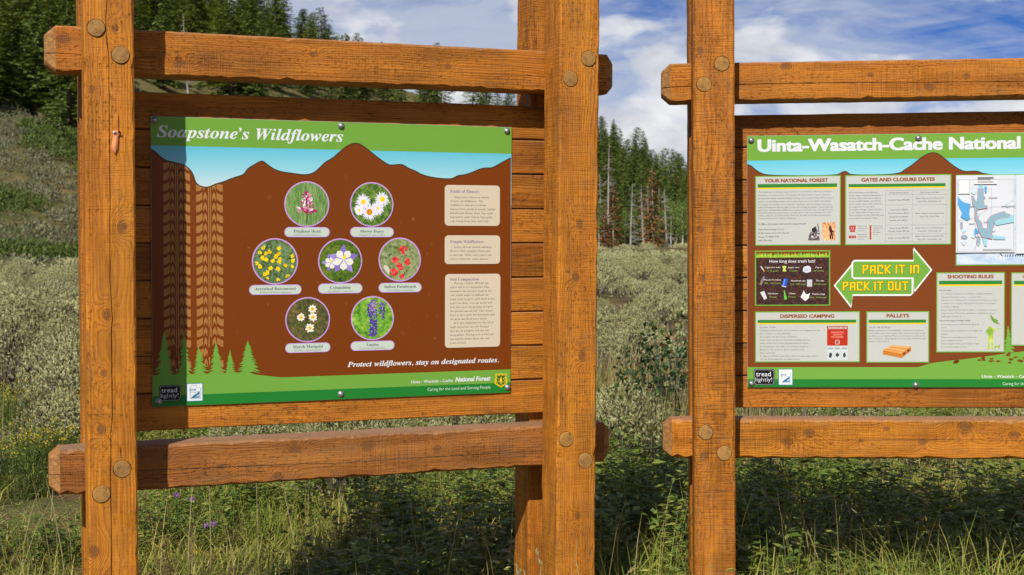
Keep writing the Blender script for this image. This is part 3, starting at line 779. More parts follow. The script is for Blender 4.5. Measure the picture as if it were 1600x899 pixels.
left_frame = frame_root('sign_frame', -1.2329, 3.9633, .357, .0023, -.0086, 0)
right_frame = frame_root('sign_frame', .6248, 4.7093, -.0717, -.008, .0043, -.0122)
zz = VT0
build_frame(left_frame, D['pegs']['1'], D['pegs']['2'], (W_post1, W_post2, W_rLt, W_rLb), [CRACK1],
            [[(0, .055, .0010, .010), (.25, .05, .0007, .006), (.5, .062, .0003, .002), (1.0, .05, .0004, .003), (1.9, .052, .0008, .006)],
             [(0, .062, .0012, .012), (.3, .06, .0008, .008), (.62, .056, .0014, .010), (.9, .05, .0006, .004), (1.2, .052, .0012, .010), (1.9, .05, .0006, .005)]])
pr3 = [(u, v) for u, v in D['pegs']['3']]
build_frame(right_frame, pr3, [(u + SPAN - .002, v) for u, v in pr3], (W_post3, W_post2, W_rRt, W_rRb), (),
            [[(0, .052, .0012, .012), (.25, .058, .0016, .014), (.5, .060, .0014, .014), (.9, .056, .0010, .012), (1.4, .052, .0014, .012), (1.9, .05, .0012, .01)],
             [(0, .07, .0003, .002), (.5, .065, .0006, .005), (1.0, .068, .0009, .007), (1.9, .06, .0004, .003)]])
tag(left_frame, 'stained timber frame with doubled posts carrying the wildflower sign', 'sign frame', 'timber sign frames')
tag(right_frame, 'stained timber frame carrying the national forest sign, cut by the picture edge', 'sign frame', 'timber sign frames')

# orange plastic remnant screwed to the cracked post
t = NT('orange_plastic')
set_bsdf(t, t.mix(t.noise(t.new('ShaderNodeTexCoord').outputs['Object'], 90, 3), (.66, .20, .07), (.80, .33, .15)), .5, .4)
M_orange = t.m
t = NT('zinc_screw')
oc = t.new('ShaderNodeTexCoord').outputs['Object']
set_bsdf(t, t.mix(t.noise(oc, 120, 4, .7), (.22, .23, .25), (.50, .51, .53)), .42, .5, .75)
t.bump(t.noise(oc, 200, 3), .3, .002)
M_zinc = t.m
t = NT('dark_hole')
set_bsdf(t, (.02, .012, .01), .9, .1)
M_hole = t.m
bm = bmesh.new()
prof = [(-.0065, .030, .0055), (-.0075, .022, .0085), (-.0062, .012, .0075), (-.0072, 0, .0105), (-.0080, -.014, .0110), (-.0086, -.026, .0085), (-.004, -.034, .006), (-.001, -.041, .0035)]
rows = []
for k, (x0, z, b) in enumerate(prof):
    x1 = .0085 if k < 2 else (.0058 if k < 6 else .003)
    row = []
    for j in range(7):
        f = j / 6
        row.append(bm.verts.new((x0 + (x1 - x0) * f, -.0012 - b * math.sin(math.pi * (.08 + .84 * f)) * .8, z)))
    rows.append(row)
bk = [[bm.verts.new((v.co.x, -.0004, v.co.z)) for v in r] for r in rows]
for A_, s_ in ((rows, 1), (bk, -1)):
    for a, b in zip(A_, A_[1:]):
        for j in range(6):
            bm.faces.new((a[j], b[j], b[j + 1], a[j + 1])[::s_])
for a, b in zip(rows + [], rows[1:]):
    pass
loop_f = rows[0] + [r[-1] for r in rows[1:]] + rows[-1][-2::-1] + [r[0] for r in rows[-2:0:-1]]
loop_b = bk[0] + [r[-1] for r in bk[1:]] + bk[-1][-2::-1] + [r[0] for r in bk[-2:0:-1]]
for k in range(len(loop_f)):
    k2 = (k + 1) % len(loop_f)
    bm.faces.new((loop_f[k], loop_f[k2], loop_b[k2], loop_b[k]))
bmesh.ops.recalc_face_normals(bm, faces=bm.faces)
me = bpy.data.meshes.new('orange_flap')
bm.to_mesh(me)
bm.free()
for p_ in me.polygons:
    p_.use_smooth = True
flag = empty('plastic_tag')
flag.matrix_world = left_frame.matrix_world @ Matrix.Translation((D['tag'][0], -.001, D['tag'][1] + CAM_H)) @ Matrix.Rotation(.06, 4, 'Y') @ Matrix.Diagonal((1.35, 1.0, .95, 1))
obj('flap', me, flag, [M_orange])


def dome(name, rad, h, washer, mat):
    bm = bmesh.new()
    n = 20
    prof = [(washer, 0), (washer, .0012), (rad * 1.02, .0016), (rad, h * .35), (rad * .82, h * .72), (rad * .45, h * .95), (0.0001, h)]
    rings = [[bm.verts.new((r_ * math.cos(a), -y_, r_ * math.sin(a))) for a in [k * 2 * math.pi / n for k in range(n)]] for r_, y_ in prof]
    for a, b in zip(rings, rings[1:]):
        for k in range(n):
            bm.faces.new((a[k], a[(k + 1) % n], b[(k + 1) % n], b[k]))
    bmesh.ops.recalc_face_normals(bm, faces=bm.faces)
    me = bpy.data.meshes.new(name)
    bm.to_mesh(me)
    bm.free()
    for p_ in me.polygons:
        p_.use_smooth = True
    me.materials.append(mat)
    return me


obj('screw', dome('screw', .0040, .003, .0046, M_zinc), flag, (), (-.0035, -.0085, .024))
obj('screw_hole', dome('screw_hole', .0028, .001, .003, M_hole), flag, (), (.0055, -.0085, .027))
tag(flag, 'torn orange plastic tag screwed to the cracked post', 'tag')

# ------------------------------------------------------------------ printed signs
LAYER = .0002


def mb(s):
    o = ''
    for ch in s:
        if 'A' <= ch <= 'Z': o += chr(0x1D400 + ord(ch) - 65)
        elif 'a' <= ch <= 'z': o += chr(0x1D41A + ord(ch) - 97)
        elif '0' <= ch <= '9': o += chr(0x1D7CE + ord(ch) - 48)
        else: o += ch
    return o


def mbi(s):
    o = ''
    for ch in s:
        if 'A' <= ch <= 'Z': o += chr(0x1D468 + ord(ch) - 65)
        elif 'a' <= ch <= 'z': o += chr(0x1D482 + ord(ch) - 97)
        else: o += ch
    return o


def mi_(s):
    o = ''
    for ch in s:
        if ch == 'h': o += chr(0x210E)
        elif 'A' <= ch <= 'Z': o += chr(0x1D434 + ord(ch) - 65)
        elif 'a' <= ch <= 'z': o += chr(0x1D44E + ord(ch) - 97)
        else: o += ch
    return o


def glyphs(s, x, y, w=None, ch=.01, bold=0.0, line=None, align='LEFT', shear=0.0, res=2, track=1.0):
    """letter outlines laid out on the sign: baseline of the first line at (x, y), capital height ch, total width w"""
    cu = bpy.data.curves.new('t', 'FONT')
    cu.body = s
    cu.resolution_u = res
    cu.offset = bold
    cu.shear = shear
    cu.align_x = align
    cu.space_character = track
    sy = ch / .70
    if line:
        cu.space_line = 1.0
    o = bpy.data.objects.new('t', cu)
    col.objects.link(o)
    bpy.context.view_layer.update()
    if line:
        nl = s.count('\n')
        me = o.to_mesh()
        # Blender's own line step at spacing 1 is one em
        o.to_mesh_clear()
        cu.space_line = line / sy
        bpy.context.view_layer.update()
    me = o.to_mesh()
    co = np.empty(len(me.vertices) * 3, dtype=np.float32)
    me.vertices.foreach_get('co', co)
    co = co.reshape(-1, 3)[:, :2].astype(float)
    faces = [tuple(p.vertices) for p in me.polygons]
    o.to_mesh_clear()
    bpy.data.objects.remove(o)
    bpy.data.curves.remove(cu)
    if len(co) == 0:
        return co, faces
    x0, x1 = co[:, 0].min(), co[:, 0].max()
    sx = w / (x1 - x0) if w else sy
    if align == 'LEFT':
        co[:, 0] = (co[:, 0] - x0) * sx + x
    elif align == 'CENTER':
        co[:, 0] = co[:, 0] * sx + x
    else:
        co[:, 0] = co[:, 0] * sx + x
    co[:, 1] = co[:, 1] * sy + y
    return co, faces


class Print:
    """flat coloured shapes of one printed item, stacked in thin layers of ink, joined into one mesh"""

    def __init__(self):
        self.V, self.F, self.M, self.mats = [], [], [], []

    def raw(self, co, faces, mat, lv):
        if mat not in self.mats:
            self.mats.append(mat)
        b = len(self.V)
        self.V += [(a, -lv * LAYER, c) for a, c in co]
        self.F += [tuple(b + k for k in f) for f in faces]
        self.M += [self.mats.index(mat)] * len(faces)
        return self

    def poly(self, pts, mat, lv):
        pts = list(pts)
        tri = tessellate_polygon([[Vector((a, c, 0)) for a, c in pts]])
        return self.raw(pts, tri, mat, lv)

    def rect(self, b, mat, lv):
        x0, y0, x1, y1 = b
        return self.raw([(x0, y0), (x1, y0), (x1, y1), (x0, y1)], [(0, 1, 2, 3)], mat, lv)

    def rrect(self, b, r, mat, lv, n=6):
        x0, y0, x1, y1 = b
        r = min(r, (x1 - x0) / 2 - 1e-5, (y1 - y0) / 2 - 1e-5)
        P = []
        for cx, cy, a0 in ((x1 - r, y1 - r, 0), (x0 + r, y1 - r, 90), (x0 + r, y0 + r, 180), (x1 - r, y0 + r, 270)):
            P += [(cx + r * math.cos(math.radians(a0 + 90 * k / n)), cy + r * math.sin(math.radians(a0 + 90 * k / n))) for k in range(n + 1)]
        return self.raw(P, [tuple(range(len(P)))], mat, lv)

    def disc(self, cx, cy, r, mat, lv, n=40, ry=None):
        ry = ry or r
        return self.raw([(cx + r * math.cos(k * 2 * math.pi / n), cy + ry * math.sin(k * 2 * math.pi / n)) for k in range(n)], [tuple(range(n))], mat, lv)

    def petal(self, cx, cy, ang, ln, wd, mat, lv, n=5, tip=.6):
        """leaf shape growing from (cx, cy)"""
        P = []
        ks = [i / n for i in range(n + 1)]
        prof = lambda f: math.sin(math.pi * min(1, f ** tip)) * wd / 2
        up = [(f * ln, prof(f)) for f in ks]
        dn = [(f * ln, -prof(f)) for f in ks[-2:0:-1]]
        c, s = math.cos(ang), math.sin(ang)
        return self.raw([(cx + a * c - b * s, cy + a * s + b * c) for a, b in up + dn], [tuple(range(len(up + dn)))], mat, lv)

    def stroke(self, pts, wd, mat, lv, closed=False):
        pts = [Vector(p) for p in pts]
        n = len(pts)
        A, B = [], []
        for i in range(n):
            a = pts[(i - 1) % n] if closed or i > 0 else pts[i]
            b = pts[(i + 1) % n] if closed or i < n - 1 else pts[i]
            d = (b - a)
            d = d.normalized() if d.length > 0 else Vector((1, 0))
            nn = Vector((-d.y, d.x)) * wd / 2
            A.append(tuple(pts[i] + nn))
            B.append(tuple(pts[i] - nn))
        F = []
        for i in range(n if closed else n - 1):
            j = (i + 1) % n
            F.append((i, j, n + j, n + i))
        return self.raw(A + B, F, mat, lv)

    def text(self, s, x, y, mat, lv, **kw):
        co, f = glyphs(s, x, y, **kw)
        return self.raw(co.tolist(), f, mat, lv)

    def heavy(self, s, x, y, mat, lv, spread, **kw):
        """extra bold lettering: the same outlines set a few times side by side"""
        co, f = glyphs(s, x, y, **kw)
        for k, (d, v) in enumerate(((-1, .35), (0, -.35), (1, .35), (-1, -.35), (1, -.35))):
            self.raw([(a + d * spread, c + v * spread) for a, c in co.tolist()], f, mat, lv + .25 * k)
        return self

    def build(self, name, parent):
        me = bpy.data.meshes.new(name)
        me.from_pydata(self.V, [], self.F)
        for m in self.mats:
            me.materials.append(m)
        me.polygons.foreach_set('material_index', self.M)
        # face the viewer's side (-Y)
        bm = bmesh.new()
        bm.from_mesh(me)
        for f in bm.faces:
            if f.normal.y > 0:
                f.normal_flip()
        bm.to_mesh(me)
        bm.free()
        return obj(name, me, parent)


GREEN, DGREEN, BROWN = ink((110, 159, 60)), ink((30, 120, 44)), ink((116, 55, 4), dirt=.15)
BROWN2 = ink((118, 60, 20), dirt=.15)
TAN, WHITE, PALE = ink((164, 112, 58), dirt=.35), ink((220, 224, 230)), ink((206, 194, 172))
PILL, LILAC, INKDK = ink((190, 205, 192)), ink((197, 152, 214)), ink((52, 50, 55))
INKGR, INKLT = ink((92, 92, 90)), ink((130, 136, 132))
PURP, BLACK, OUTL = ink((116, 84, 140)), ink((22, 22, 24)), ink((66, 52, 34))
YELLOW, GOLD = ink((246, 206, 30)), ink((240, 196, 22))
PAPER, HEADBR = ink((186, 189, 184)), ink((140, 70, 22))
TREEG = ink((108, 160, 62))
RED = ink((178, 46, 22))
MOUNTAIN_LEVEL = 2

t = NT('print_sky_gradient')
s = t.new('ShaderNodeSeparateXYZ')
t.put(s.inputs[0], t.new('ShaderNodeTexCoord').outputs['Object'])
c = t.ramp(t.math('MULTIPLY_ADD', s.outputs[2], 1 / .135, -.685 / .135), [(0, srgb(196, 216, 224)), (.45, srgb(142, 204, 220)), (1, srgb(88, 186, 210))])
set_bsdf(t, c, .42, .35)
M_skyprint = t.m


def photo_mat(name, cols, scale, stretch=(1, 1, 1), rough=.6):
    t = NT(name)
    oc = t.new('ShaderNodeTexCoord').outputs['Object']
    n = t.noise(t.map(oc, stretch), scale, 6, rough, .6)
    n2 = t.noise(t.map(oc, stretch, (3, 1, 2)), scale * .25, 3, .5)
    k = t.math('ADD', t.math('MULTIPLY', n, .75), t.math('MULTIPLY', n2, .25))
    st = [(.30 + .40 * i / (len(cols) - 1), srgb(*c_)) for i, c_ in enumerate(cols)]
    set_bsdf(t, t.ramp(k, st), .42, .35)
    return t.m


t = NT('painted_panel_edge')
set_bsdf(t, (.35, .36, .36), .5, .4)
M_plate = t.m


def sign_root(name, fr, u0):
    o = empty(name)
    o.matrix_world = fr.matrix_world @ Matrix.Translation((u0, SIGN_D, -.5438 + CAM_H))
    w, h = D['L_size']
    bm = bmesh.new()
    bmesh.ops.create_cube(bm, size=1, matrix=Matrix.Translation((w / 2, .0016, h / 2)) @ Matrix.Diagonal((w, .0031, h, 1)))
    bmesh.ops.bevel(bm, geom=[e for e in bm.edges], offset=.0006, segments=1, affect='EDGES')
    me = bpy.data.meshes.new('panel')
    bm.to_mesh(me)
    bm.free()
    obj('panel', me, o, [M_plate])
    return o


def sign_bolts(root, pts):
    me = dome('bolt', .0085, .0075, .0110, M_zinc)
    for x, z in pts:
        b = obj('bolt', me, root, (), (x, -.004, z))
        b.rotation_euler = (0, random.uniform(0, 6), 0)
        b.location.y = -.0012


def tree_shape(P, apex, bl, br, mat, lv, seed, rows=13, ragged=.35):
    rs = random.Random(seed)
    (ax, ay), (x0, by), (x1, _) = apex, bl, br
    Lp, Rp = [], []
    for i in range(rows):
        f0, f1 = i / rows, (i + 1) / rows
        for side, lst in ((-1, Lp), (1, Rp)):
            half = (ax - x0) if side < 0 else (x1 - ax)
            wo = half * (f1 ** .85) * rs.uniform(1 - ragged * .4, 1.18)
            wi = half * (f1 ** .9) * rs.uniform(.34, .68) * (1 - ragged * .35)
            y = ay + (by - ay) * f1
            lst.append((ax + side * wo, y - rs.uniform(-.002, .005)))
            lst.append((ax + side * wi, y + rs.uniform(.001, .003)))
    P.poly([(ax, ay)] + Rp + Lp[::-1], mat, lv)


def tread_track(P, x0, x1, ylow, cap, pitch, mat, lv, seed):
    rs = random.Random(seed)
    w = x1 - x0
    n = int((.83 - ylow) / pitch)
    def put(pts, k):
        f = (k * pitch) / .30
        if rs.random() > .35 + f * 1.6:
            return
        out = []
        for a, b in pts:
            x = x0 + a * w
            y = ylow + (k + b) * pitch
            wear = max(0, 1 - f) * .0022
            out.append((x + rs.uniform(-wear, wear), min(y + rs.uniform(-wear, wear), cap(x) - .002)))
        if max(o_[1] for o_ in out) - min(o_[1] for o_ in out) > pitch * .15:
            P.poly(out, mat, lv)
    for k in range(n):
        for m in (0, 1):
            X = (lambda a: a) if m == 0 else (lambda a: 1 - a)
            s_ = 1 if m == 0 else 1
            put([(X(0), 0), (X(.10), .04), (X(.22), .26), (X(.235), .30), (X(.235), .98), (X(.21), .92), (X(.10), .72), (X(0), .68)], k)
            put([(X(.265), .05), (X(.335), .42), (X(.405), .05), (X(.405), .62), (X(.335), .98), (X(.265), .62)], k)
        for a in (.445, .515):
            put([(a, 0), (a + .04, 0), (a + .04, 1.0), (a, 1.0)], k)


rsF = random.Random(5)
LS = sign_root('information_sign', left_frame, .2079)
SW, SH = D['L_size']
e = .0008
hb = .8146
Print().rect((e, .64, SW - e, hb), M_skyprint, 1).build('sky_print', LS)
Print().rect((e, hb, SW - e, SH - e), GREEN, 1).build('header_band', LS)
mt = [(min(max(x, e), SW - e), y) for x, y in D['L_mtn'] if True]
mt = [mt[0]] + [b for a, b in zip(mt, mt[1:]) if b[0] > a[0] + 1e-4]


def smooth_line(P_, it=2):
    for _ in range(it):
        Q = [P_[0]]
        for a, b in zip(P_, P_[1:]):
            Q += [(a[0] * .75 + b[0] * .25, a[1] * .75 + b[1] * .25), (a[0] * .25 + b[0] * .75, a[1] * .25 + b[1] * .75)]
        P_ = Q + [P_[-1]]
    return P_


mt = smooth_line(mt)
mx, my = [p_[0] for p_ in mt], [p_[1] for p_ in mt]
capL = lambda x: float(np.interp(x, mx, my))
P = Print().poly([(SW - e, .03), (e, .03)][::-1] + mt[::-1], BROWN, 2)
P.stroke(mt, .0036, OUTL, 3)
# scuffs where the print has been rubbed away
SCUFF = ink((156, 92, 56))
for k in range(46):
    cx, cy = rsF.uniform(.2, 1.17), rsF.uniform(.12, .74)
    if cy > capL(cx) - .03 or (.93 < cx < 1.16 and cy < .72): continue
    if any((cx - c_[0]) ** 2 + (cy - c_[1]) ** 2 < .09 ** 2 for c_ in D['L_circ']): continue
    r0 = rsF.choice((.0035, .005, .007, .009))
    P.poly([(cx + r0 * rsF.uniform(.3, 1) * math.cos(a), cy + r0 * 1.5 * rsF.uniform(.3, 1) * math.sin(a)) for a in [j * .57 for j in range(11)]], ink((124, 62, 24)) if rsF.random() < .7 else ink((140, 78, 44)), 3)
P.build('mountain_print', LS)
tp = abs(D['pitch_track'][0][1] - D['pitch_track'][1][1])
for x0, x1, sd_ in ((.0368, .1186, 1), (.1372, .2200, 2)):
    P = Print()
    tread_track(P, x0, x1, .085, capL, tp, TAN, 4, sd_)
    P.build('tire_track_print', LS)
P = Print()
gl = [(e, .10), (.30, .10), (.3221, .0912), (.3637, .0853), (.4009, .0800), (.45, .0795), (SW - e, .0800)]
P.poly([(e, .0345), (SW - e, .0345)] + gl[::-1], TREEG, 5)
for k, (a, b, c_) in enumerate(D['L_trees']):
    b = (max(b[0], e), .098)
    tree_shape(P, a, b, (c_[0], .098), TREEG, 6 + .5 * (k % 2), 40 + k, rows=15 if k in (0, 5) else 11, ragged=.3 if k in (0, 4, 5) else .75)
P.build('tree_print', LS)
Print().rect((e, e, SW - e, .0345), DGREEN, 7).build('footer_band', LS)

# the seven round flower pictures
PH = {
    'elephant': photo_mat('photo_meadow', [(58, 96, 42), (92, 132, 62), (128, 158, 96), (160, 178, 130)], 60, (3, 1, .55)),
    'daisy': photo_mat('photo_daisy_leaves', [(24, 36, 16), (60, 96, 28), (104, 138, 52), (140, 160, 84)], 75),
    'balsam': photo_mat('photo_balsamroot_leaves', [(44, 52, 44), (74, 96, 60), (112, 140, 92), (150, 168, 132)], 110),
    'columbine': photo_mat('photo_columbine_ground', [(20, 28, 14), (58, 92, 20), (98, 122, 30), (140, 130, 44)], 70),
    'paint': photo_mat('photo_paintbrush_ground', [(70, 92, 50), (112, 132, 76), (150, 158, 112), (196, 184, 164)], 70),
    'marsh': photo_mat('photo_marigold_ground', [(38, 30, 26), (66, 74, 34), (104, 92, 52), (168, 124, 84)], 85),
    'lupine': photo_mat('photo_lupine_leaves', [(28, 60, 18), (84, 142, 34), (136, 186, 62), (176, 206, 104)], 75),
}
MAG, PINK, WHT = ink((176, 40, 110)), ink((224, 140, 178)), ink((240, 238, 244))
VIO, DVIO, LVIO = ink((96, 60, 168)), ink((70, 44, 128)), ink((158, 140, 206))
YL, OR_, REDF, STEM = ink((244, 210, 20)), ink((206, 140, 20)), ink((222, 40, 50)), ink((70, 34, 34))
LGRN, DGRN = ink((128, 180, 70)), ink((40, 70, 24))
names = ['elephant', 'daisy', 'balsam', 'columbine', 'paint', 'marsh', 'lupine']
captions = [('Elephant Head', 'Pedicularis groenlandica'), ('Showy Daisy', 'Erigeron speciosus'), ('Arrowleaf Balsamroot', 'Balsamorhiza sagittata'), ('Columbine', 'Aquilegia coerulea'),
            ('Indian Paintbrush', 'Castilleja miniata'), ('Marsh Marigold', 'Caltha leptosepala'), ('Lupine', 'Lupinus polyphyllus')]
cap_labels = ['pink elephant head flower spike on meadow green', 'white daisies with yellow centres', 'yellow balsamroot flowers over grey green leaves', 'lilac and white columbine', 'red paintbrush flowers', 'small white marsh marigolds on brown ground', 'violet lupine spike on bright leaves']
for nm, (cx, cy, ry, rx), pill, cap_, lab in zip(names, D['L_circ'], D['L_pill'], captions, cap_labels):
    r = (rx + ry) / 2
    P = Print().disc(cx, cy, r, LILAC, 8, 48).disc(cx, cy, r * .945, PH[nm], 9, 48)
    q = r * .93
    rs = random.Random(nm)
    inside = lambda x, y, m=.92: x * x + y * y < m * m
    T = lambda x, y: (cx + x * q, cy + y * q)
    def bloom(x, y, rad, npet, mat, centre, cr, wd=.18, lv=10, jag=.12):
        for k in range(npet):
            a = k * 2 * math.pi / npet + rs.uniform(-.08, .08)
            ln = rad * rs.uniform(1 - jag, 1 + jag)
            while ln > .05 and not inside(x + ln * math.cos(a), y + ln * math.sin(a)):
                ln -= .04
            if ln > .05:
                P.petal(*T(x, y), a, ln * q, wd * q, mat, lv + .02 * k, tip=1.3)
        if centre:
            P.disc(*T(x, y), cr * q, centre, lv + 1, 14)
    if nm in ('daisy', 'balsam', 'columbine', 'paint', 'marsh', 'lupine', 'elephant'):
        # leaves in the background of the picture
        for k in range(60 if nm in ('lupine', 'daisy', 'balsam') else 34):
            x, y = rs.uniform(-.85, .85), rs.uniform(-.85, .85)
            if not inside(x, y, .8): continue
            if nm == 'elephant':
                P.petal(*T(x, y), 1.57 + rs.uniform(-.2, .2), .22 * q, .025 * q, rs.choice((LGRN, ink((84, 128, 60)))), 9.3)
            elif nm == 'lupine':
                a0 = rs.random() * 6
                for j in range(6):
                    P.petal(*T(x, y), a0 + j, .13 * q, .045 * q, LGRN if rs.random() < .6 else ink((92, 150, 40)), 9.3 + .01 * k)
            else:
                P.petal(*T(x, y), rs.random() * 6.28, .17 * q, .05 * q, rs.choice((DGRN, ink((96, 130, 56)), ink((72, 104, 44)))), 9.3 + .01 * (k % 40))
    if nm == 'elephant':
        P.stroke([T(0, -.93), T(.01, -.4), T(-.02, .2)], .045 * q, STEM, 10)
        for k in range(95):
            f = rs.random()
            y = -.5 + f * 1.0
            wmax = .42 * (1 - f) ** .6 + .06
            x = rs.uniform(-wmax, wmax) * rs.uniform(.5, 1)
            m = rs.choice((MAG, MAG, PINK, WHT, ink((150, 24, 70))))
            P.petal(*T(x, y), math.atan2(.3, x) + rs.uniform(-.8, .8), rs.uniform(.10, .22) * q, .085 * q, m, 10.2 + .01 * k)
    elif nm == 'daisy':
        for x, y, rd, cr in ((-.64, -.28, .27, .07), (.28, -.18, .36, .08), (-.42, .12, .40, .12), (.52, .26, .40, .13), (-.12, -.36, .44, .15)):
            bloom(x, y, rd, 26, ink((228, 226, 240)) if rs.random() < .5 else WHT, YL if rd != .44 else OR_, cr, .062, 10 + (rd > .4))
    elif nm == 'balsam':
        for x, y in ((-.72, .4), (-.55, .62), (-.42, .38), (-.25, .44), (.18, .6), (.2, .36), (.05, .22), (.22, .1), (-.58, .16), (-.42, .08), (-.1, .02), (.2, -.02), (-.85, -.1), (-.7, -.22), (-.22, -.32), (.13, -.36), (.48, -.2), (.82, -.25), (.85, .02), (.84, .26), (-.35, -.52), (-.48, -.6), (-.38, -.8), (.15, -.88), (.6, -.72)):
            bloom(x, y, .105, 6, YL if rs.random() < .75 else ink((226, 184, 16)), OR_ if rs.random() < .4 else None, .03, .095, 11, .3)
    elif nm == 'columbine':
        for (x, y, sc, a0) in ((-.46, -.08, .74, .3), (.16, .06, 1.22, 0)):
            for k in range(5):
                P.petal(*T(x, y), a0 + math.pi / 2 + k * 2 * math.pi / 5, .62 * sc * q, .28 * sc * q, LVIO if k % 2 else ink((134, 112, 188)), 10.2 + sc + .02 * k, tip=.9)
            for k in range(5):
                P.petal(*T(x, y), a0 + math.pi / 2 + (k + .5) * 2 * math.pi / 5, .42 * sc * q, .30 * sc * q, ink((226, 228, 216)), 10.6 + sc + .02 * k, tip=1.6)
            P.petal(*T(x, y), a0 + 1.2, .26 * sc * q, .12 * sc * q, YL, 11 + sc)
    elif nm == 'paint':
        P.poly([T(x, y) for x, y in ((-.8, -.25), (-.62, -.3), (-.5, -.5), (-.55, -.72), (-.68, -.6), (-.82, -.42))], ink((206, 198, 182)), 9.8)
        for x, y, rd in ((.18, .48, .25), (-.22, -.02, .2), (.4, -.12, .2), (-.02, -.34, .22), (-.3, -.6, .23), (.1, -.82, .14)):
            for k in range(26):
                a = rs.random() * 6.28
                rr_ = rd * .5 * rs.random()
                if inside(x + rr_ * 2 * math.cos(a), y + rr_ * 2 * math.sin(a)):
                    P.petal(*T(x + rr_ * math.cos(a), y + rr_ * math.sin(a)), a + rs.uniform(-.4, .4), rd * .62 * q, .085 * q, rs.choice((REDF, REDF, ink((198, 26, 44)), ink((240, 86, 84)))), 10.2 + .01 * k)
    elif nm == 'marsh':
        for x, y, rd in ((.22, .5, .21), (-.33, .12, .2), (.24, .12, .22), (.1, -.4, .24)):
            bloom(x, y, rd, 9, ink((232, 230, 212)), ink((226, 176, 28)), .08, .11, 10.4)
    elif nm == 'lupine':
        for x, y0, y1, wd in ((.02, -.92, .9, .2), (-.2, .1, .7, .05), (.38, .2, .9, .06), (.55, -.05, .75, .07)):
            n = int(170 * (y1 - y0) * wd / .2)
            for k in range(n):
                f = rs.random()
                x_, y_ = x + rs.uniform(-wd, wd) * (1 - .5 * max(0, f - .55)), y0 + f * (y1 - y0)
                if inside(x_, y_, .88):
                    P.disc(*T(x_, y_), .035 * q, rs.choice((VIO, VIO, DVIO, LVIO if f > .6 else VIO, ink((206, 160, 176)) if f > .7 else DVIO)), 10.2 + .004 * k, 6)
    po = P.build('flower_picture', LS)
    po['label'] = 'round picture of ' + lab
    x0, y0, x1, y1 = pill
    P = Print().rrect(pill, .02, LILAC, 8).rrect((x0 + .0025, y0 + .0025, x1 - .0025, y1 - .0025), .02, PILL, 9)
    pc = P.build('caption_plate', LS)
    wn_ = {'E': .59, 'S': .54, 'A': .78, 'C': .46, 'I': .73, 'M': .66, 'L': .28}[cap_[0][0]] * (x1 - x0)
    P = Print().text(mb(cap_[0]), (x0 + x1) / 2, y0 + .0150, INKDK, 10, w=wn_, ch=.0098, bold=-.008, align='CENTER', res=2)
    P.text(mi_(cap_[1]), (x0 + x1) / 2, y0 + .0055, INKLT, 10, w=.6 * (x1 - x0), ch=.0055, align='CENTER', res=1)
    P.build('lettering', pc)

bodies = [('Fields of Flowers', '     Soapstone is home to dozens\nof types of wildflowers. The\nwildflowers that are in bloom\nchange from month to month. Indian\nPaintbrush blooms from May until\nSeptember while Marsh Marigolds\nonly bloom from May until July.'),
          ('Fragile Wildflowers', '     Going off trail quickly damages\nflowers. Tires trample plants and\ncreate ruts. While some plants can\nrecover from this, many cannot.'),
          ('Soil Compaction', '     Driving vehicles off trail can\ncause soil to be compacted. This\ndecreases the amount of air in the\nsoil, which makes it difficult for\nplant roots to grow since there is less\nspace for them. Less air in the soil\nalso decreases the amount of water\nthe ground can absorb. This means\nthere is less water for the plants and\nthe area can flood more easily.\n     It is also important to stay off of\ntrails when they are wet because\nthey are at a higher risk for soil\ncompaction. Driving over a wet trail\ncan quickly create large ruts and\npools of mud.')]
for b, hd, ln, (h_, body) in zip(D['L_box'], D['L_boxhead'], D['L_boxline'], bodies):
    pb = Print().rrect(b, .013, PALE, 8).build('text_box', LS)
    P = Print().text(mb(h_), hd[0], hd[1], PURP, 9, w=hd[2] - hd[0], ch=.0098, bold=-.006)
    P.text(mb(body), ln[0], ln[1] - .001, INKGR, 9, w=ln[2] - ln[0], ch=.0070, bold=-.014, line=D['L_linepitch'], res=1)
    P.build('lettering', pb)

x0, y0, x1, y1, ch = D['L_title']
Print().text(mbi("Soapstone\u2019s Wildflowers"), x0, .8412, WHITE, 2, w=x1 - x0, ch=ch, bold=.004, res=4).build('title_lettering', LS)
x0, y0, x1, y1, ch = D['L_protect']
Print().text(mbi("Protect wildflowers, stay on designated routes."), x0, .1061, WHITE, 4, w=x1 - x0, ch=.0172, bold=.006, res=3).build('slogan_lettering', LS)


def footer(root, x_uwc, w_uwc, y_uwc, x_nf, w_nf, x_care, w_care, y_care, nf=True):
    P = Print().text('Uinta - Wasatch - Cache', x_uwc, y_uwc, WHITE, 8, w=w_uwc, ch=.0098, bold=.012, res=2)
    if nf:
        P.text('National Forest', x_nf, y_uwc, WHITE, 8, w=w_nf, ch=.0150, bold=.03, shear=.18, res=3)
    P.text('Caring for the Land and Serving People', x_care, y_care, ink((205, 222, 208)), 8, w=w_care, ch=.0105, bold=-.004, res=2)
    return P.build('footer_lettering', root)


footer(LS, .838, .146, .0446, .9932, .1259, .8953, .2239, .0170)


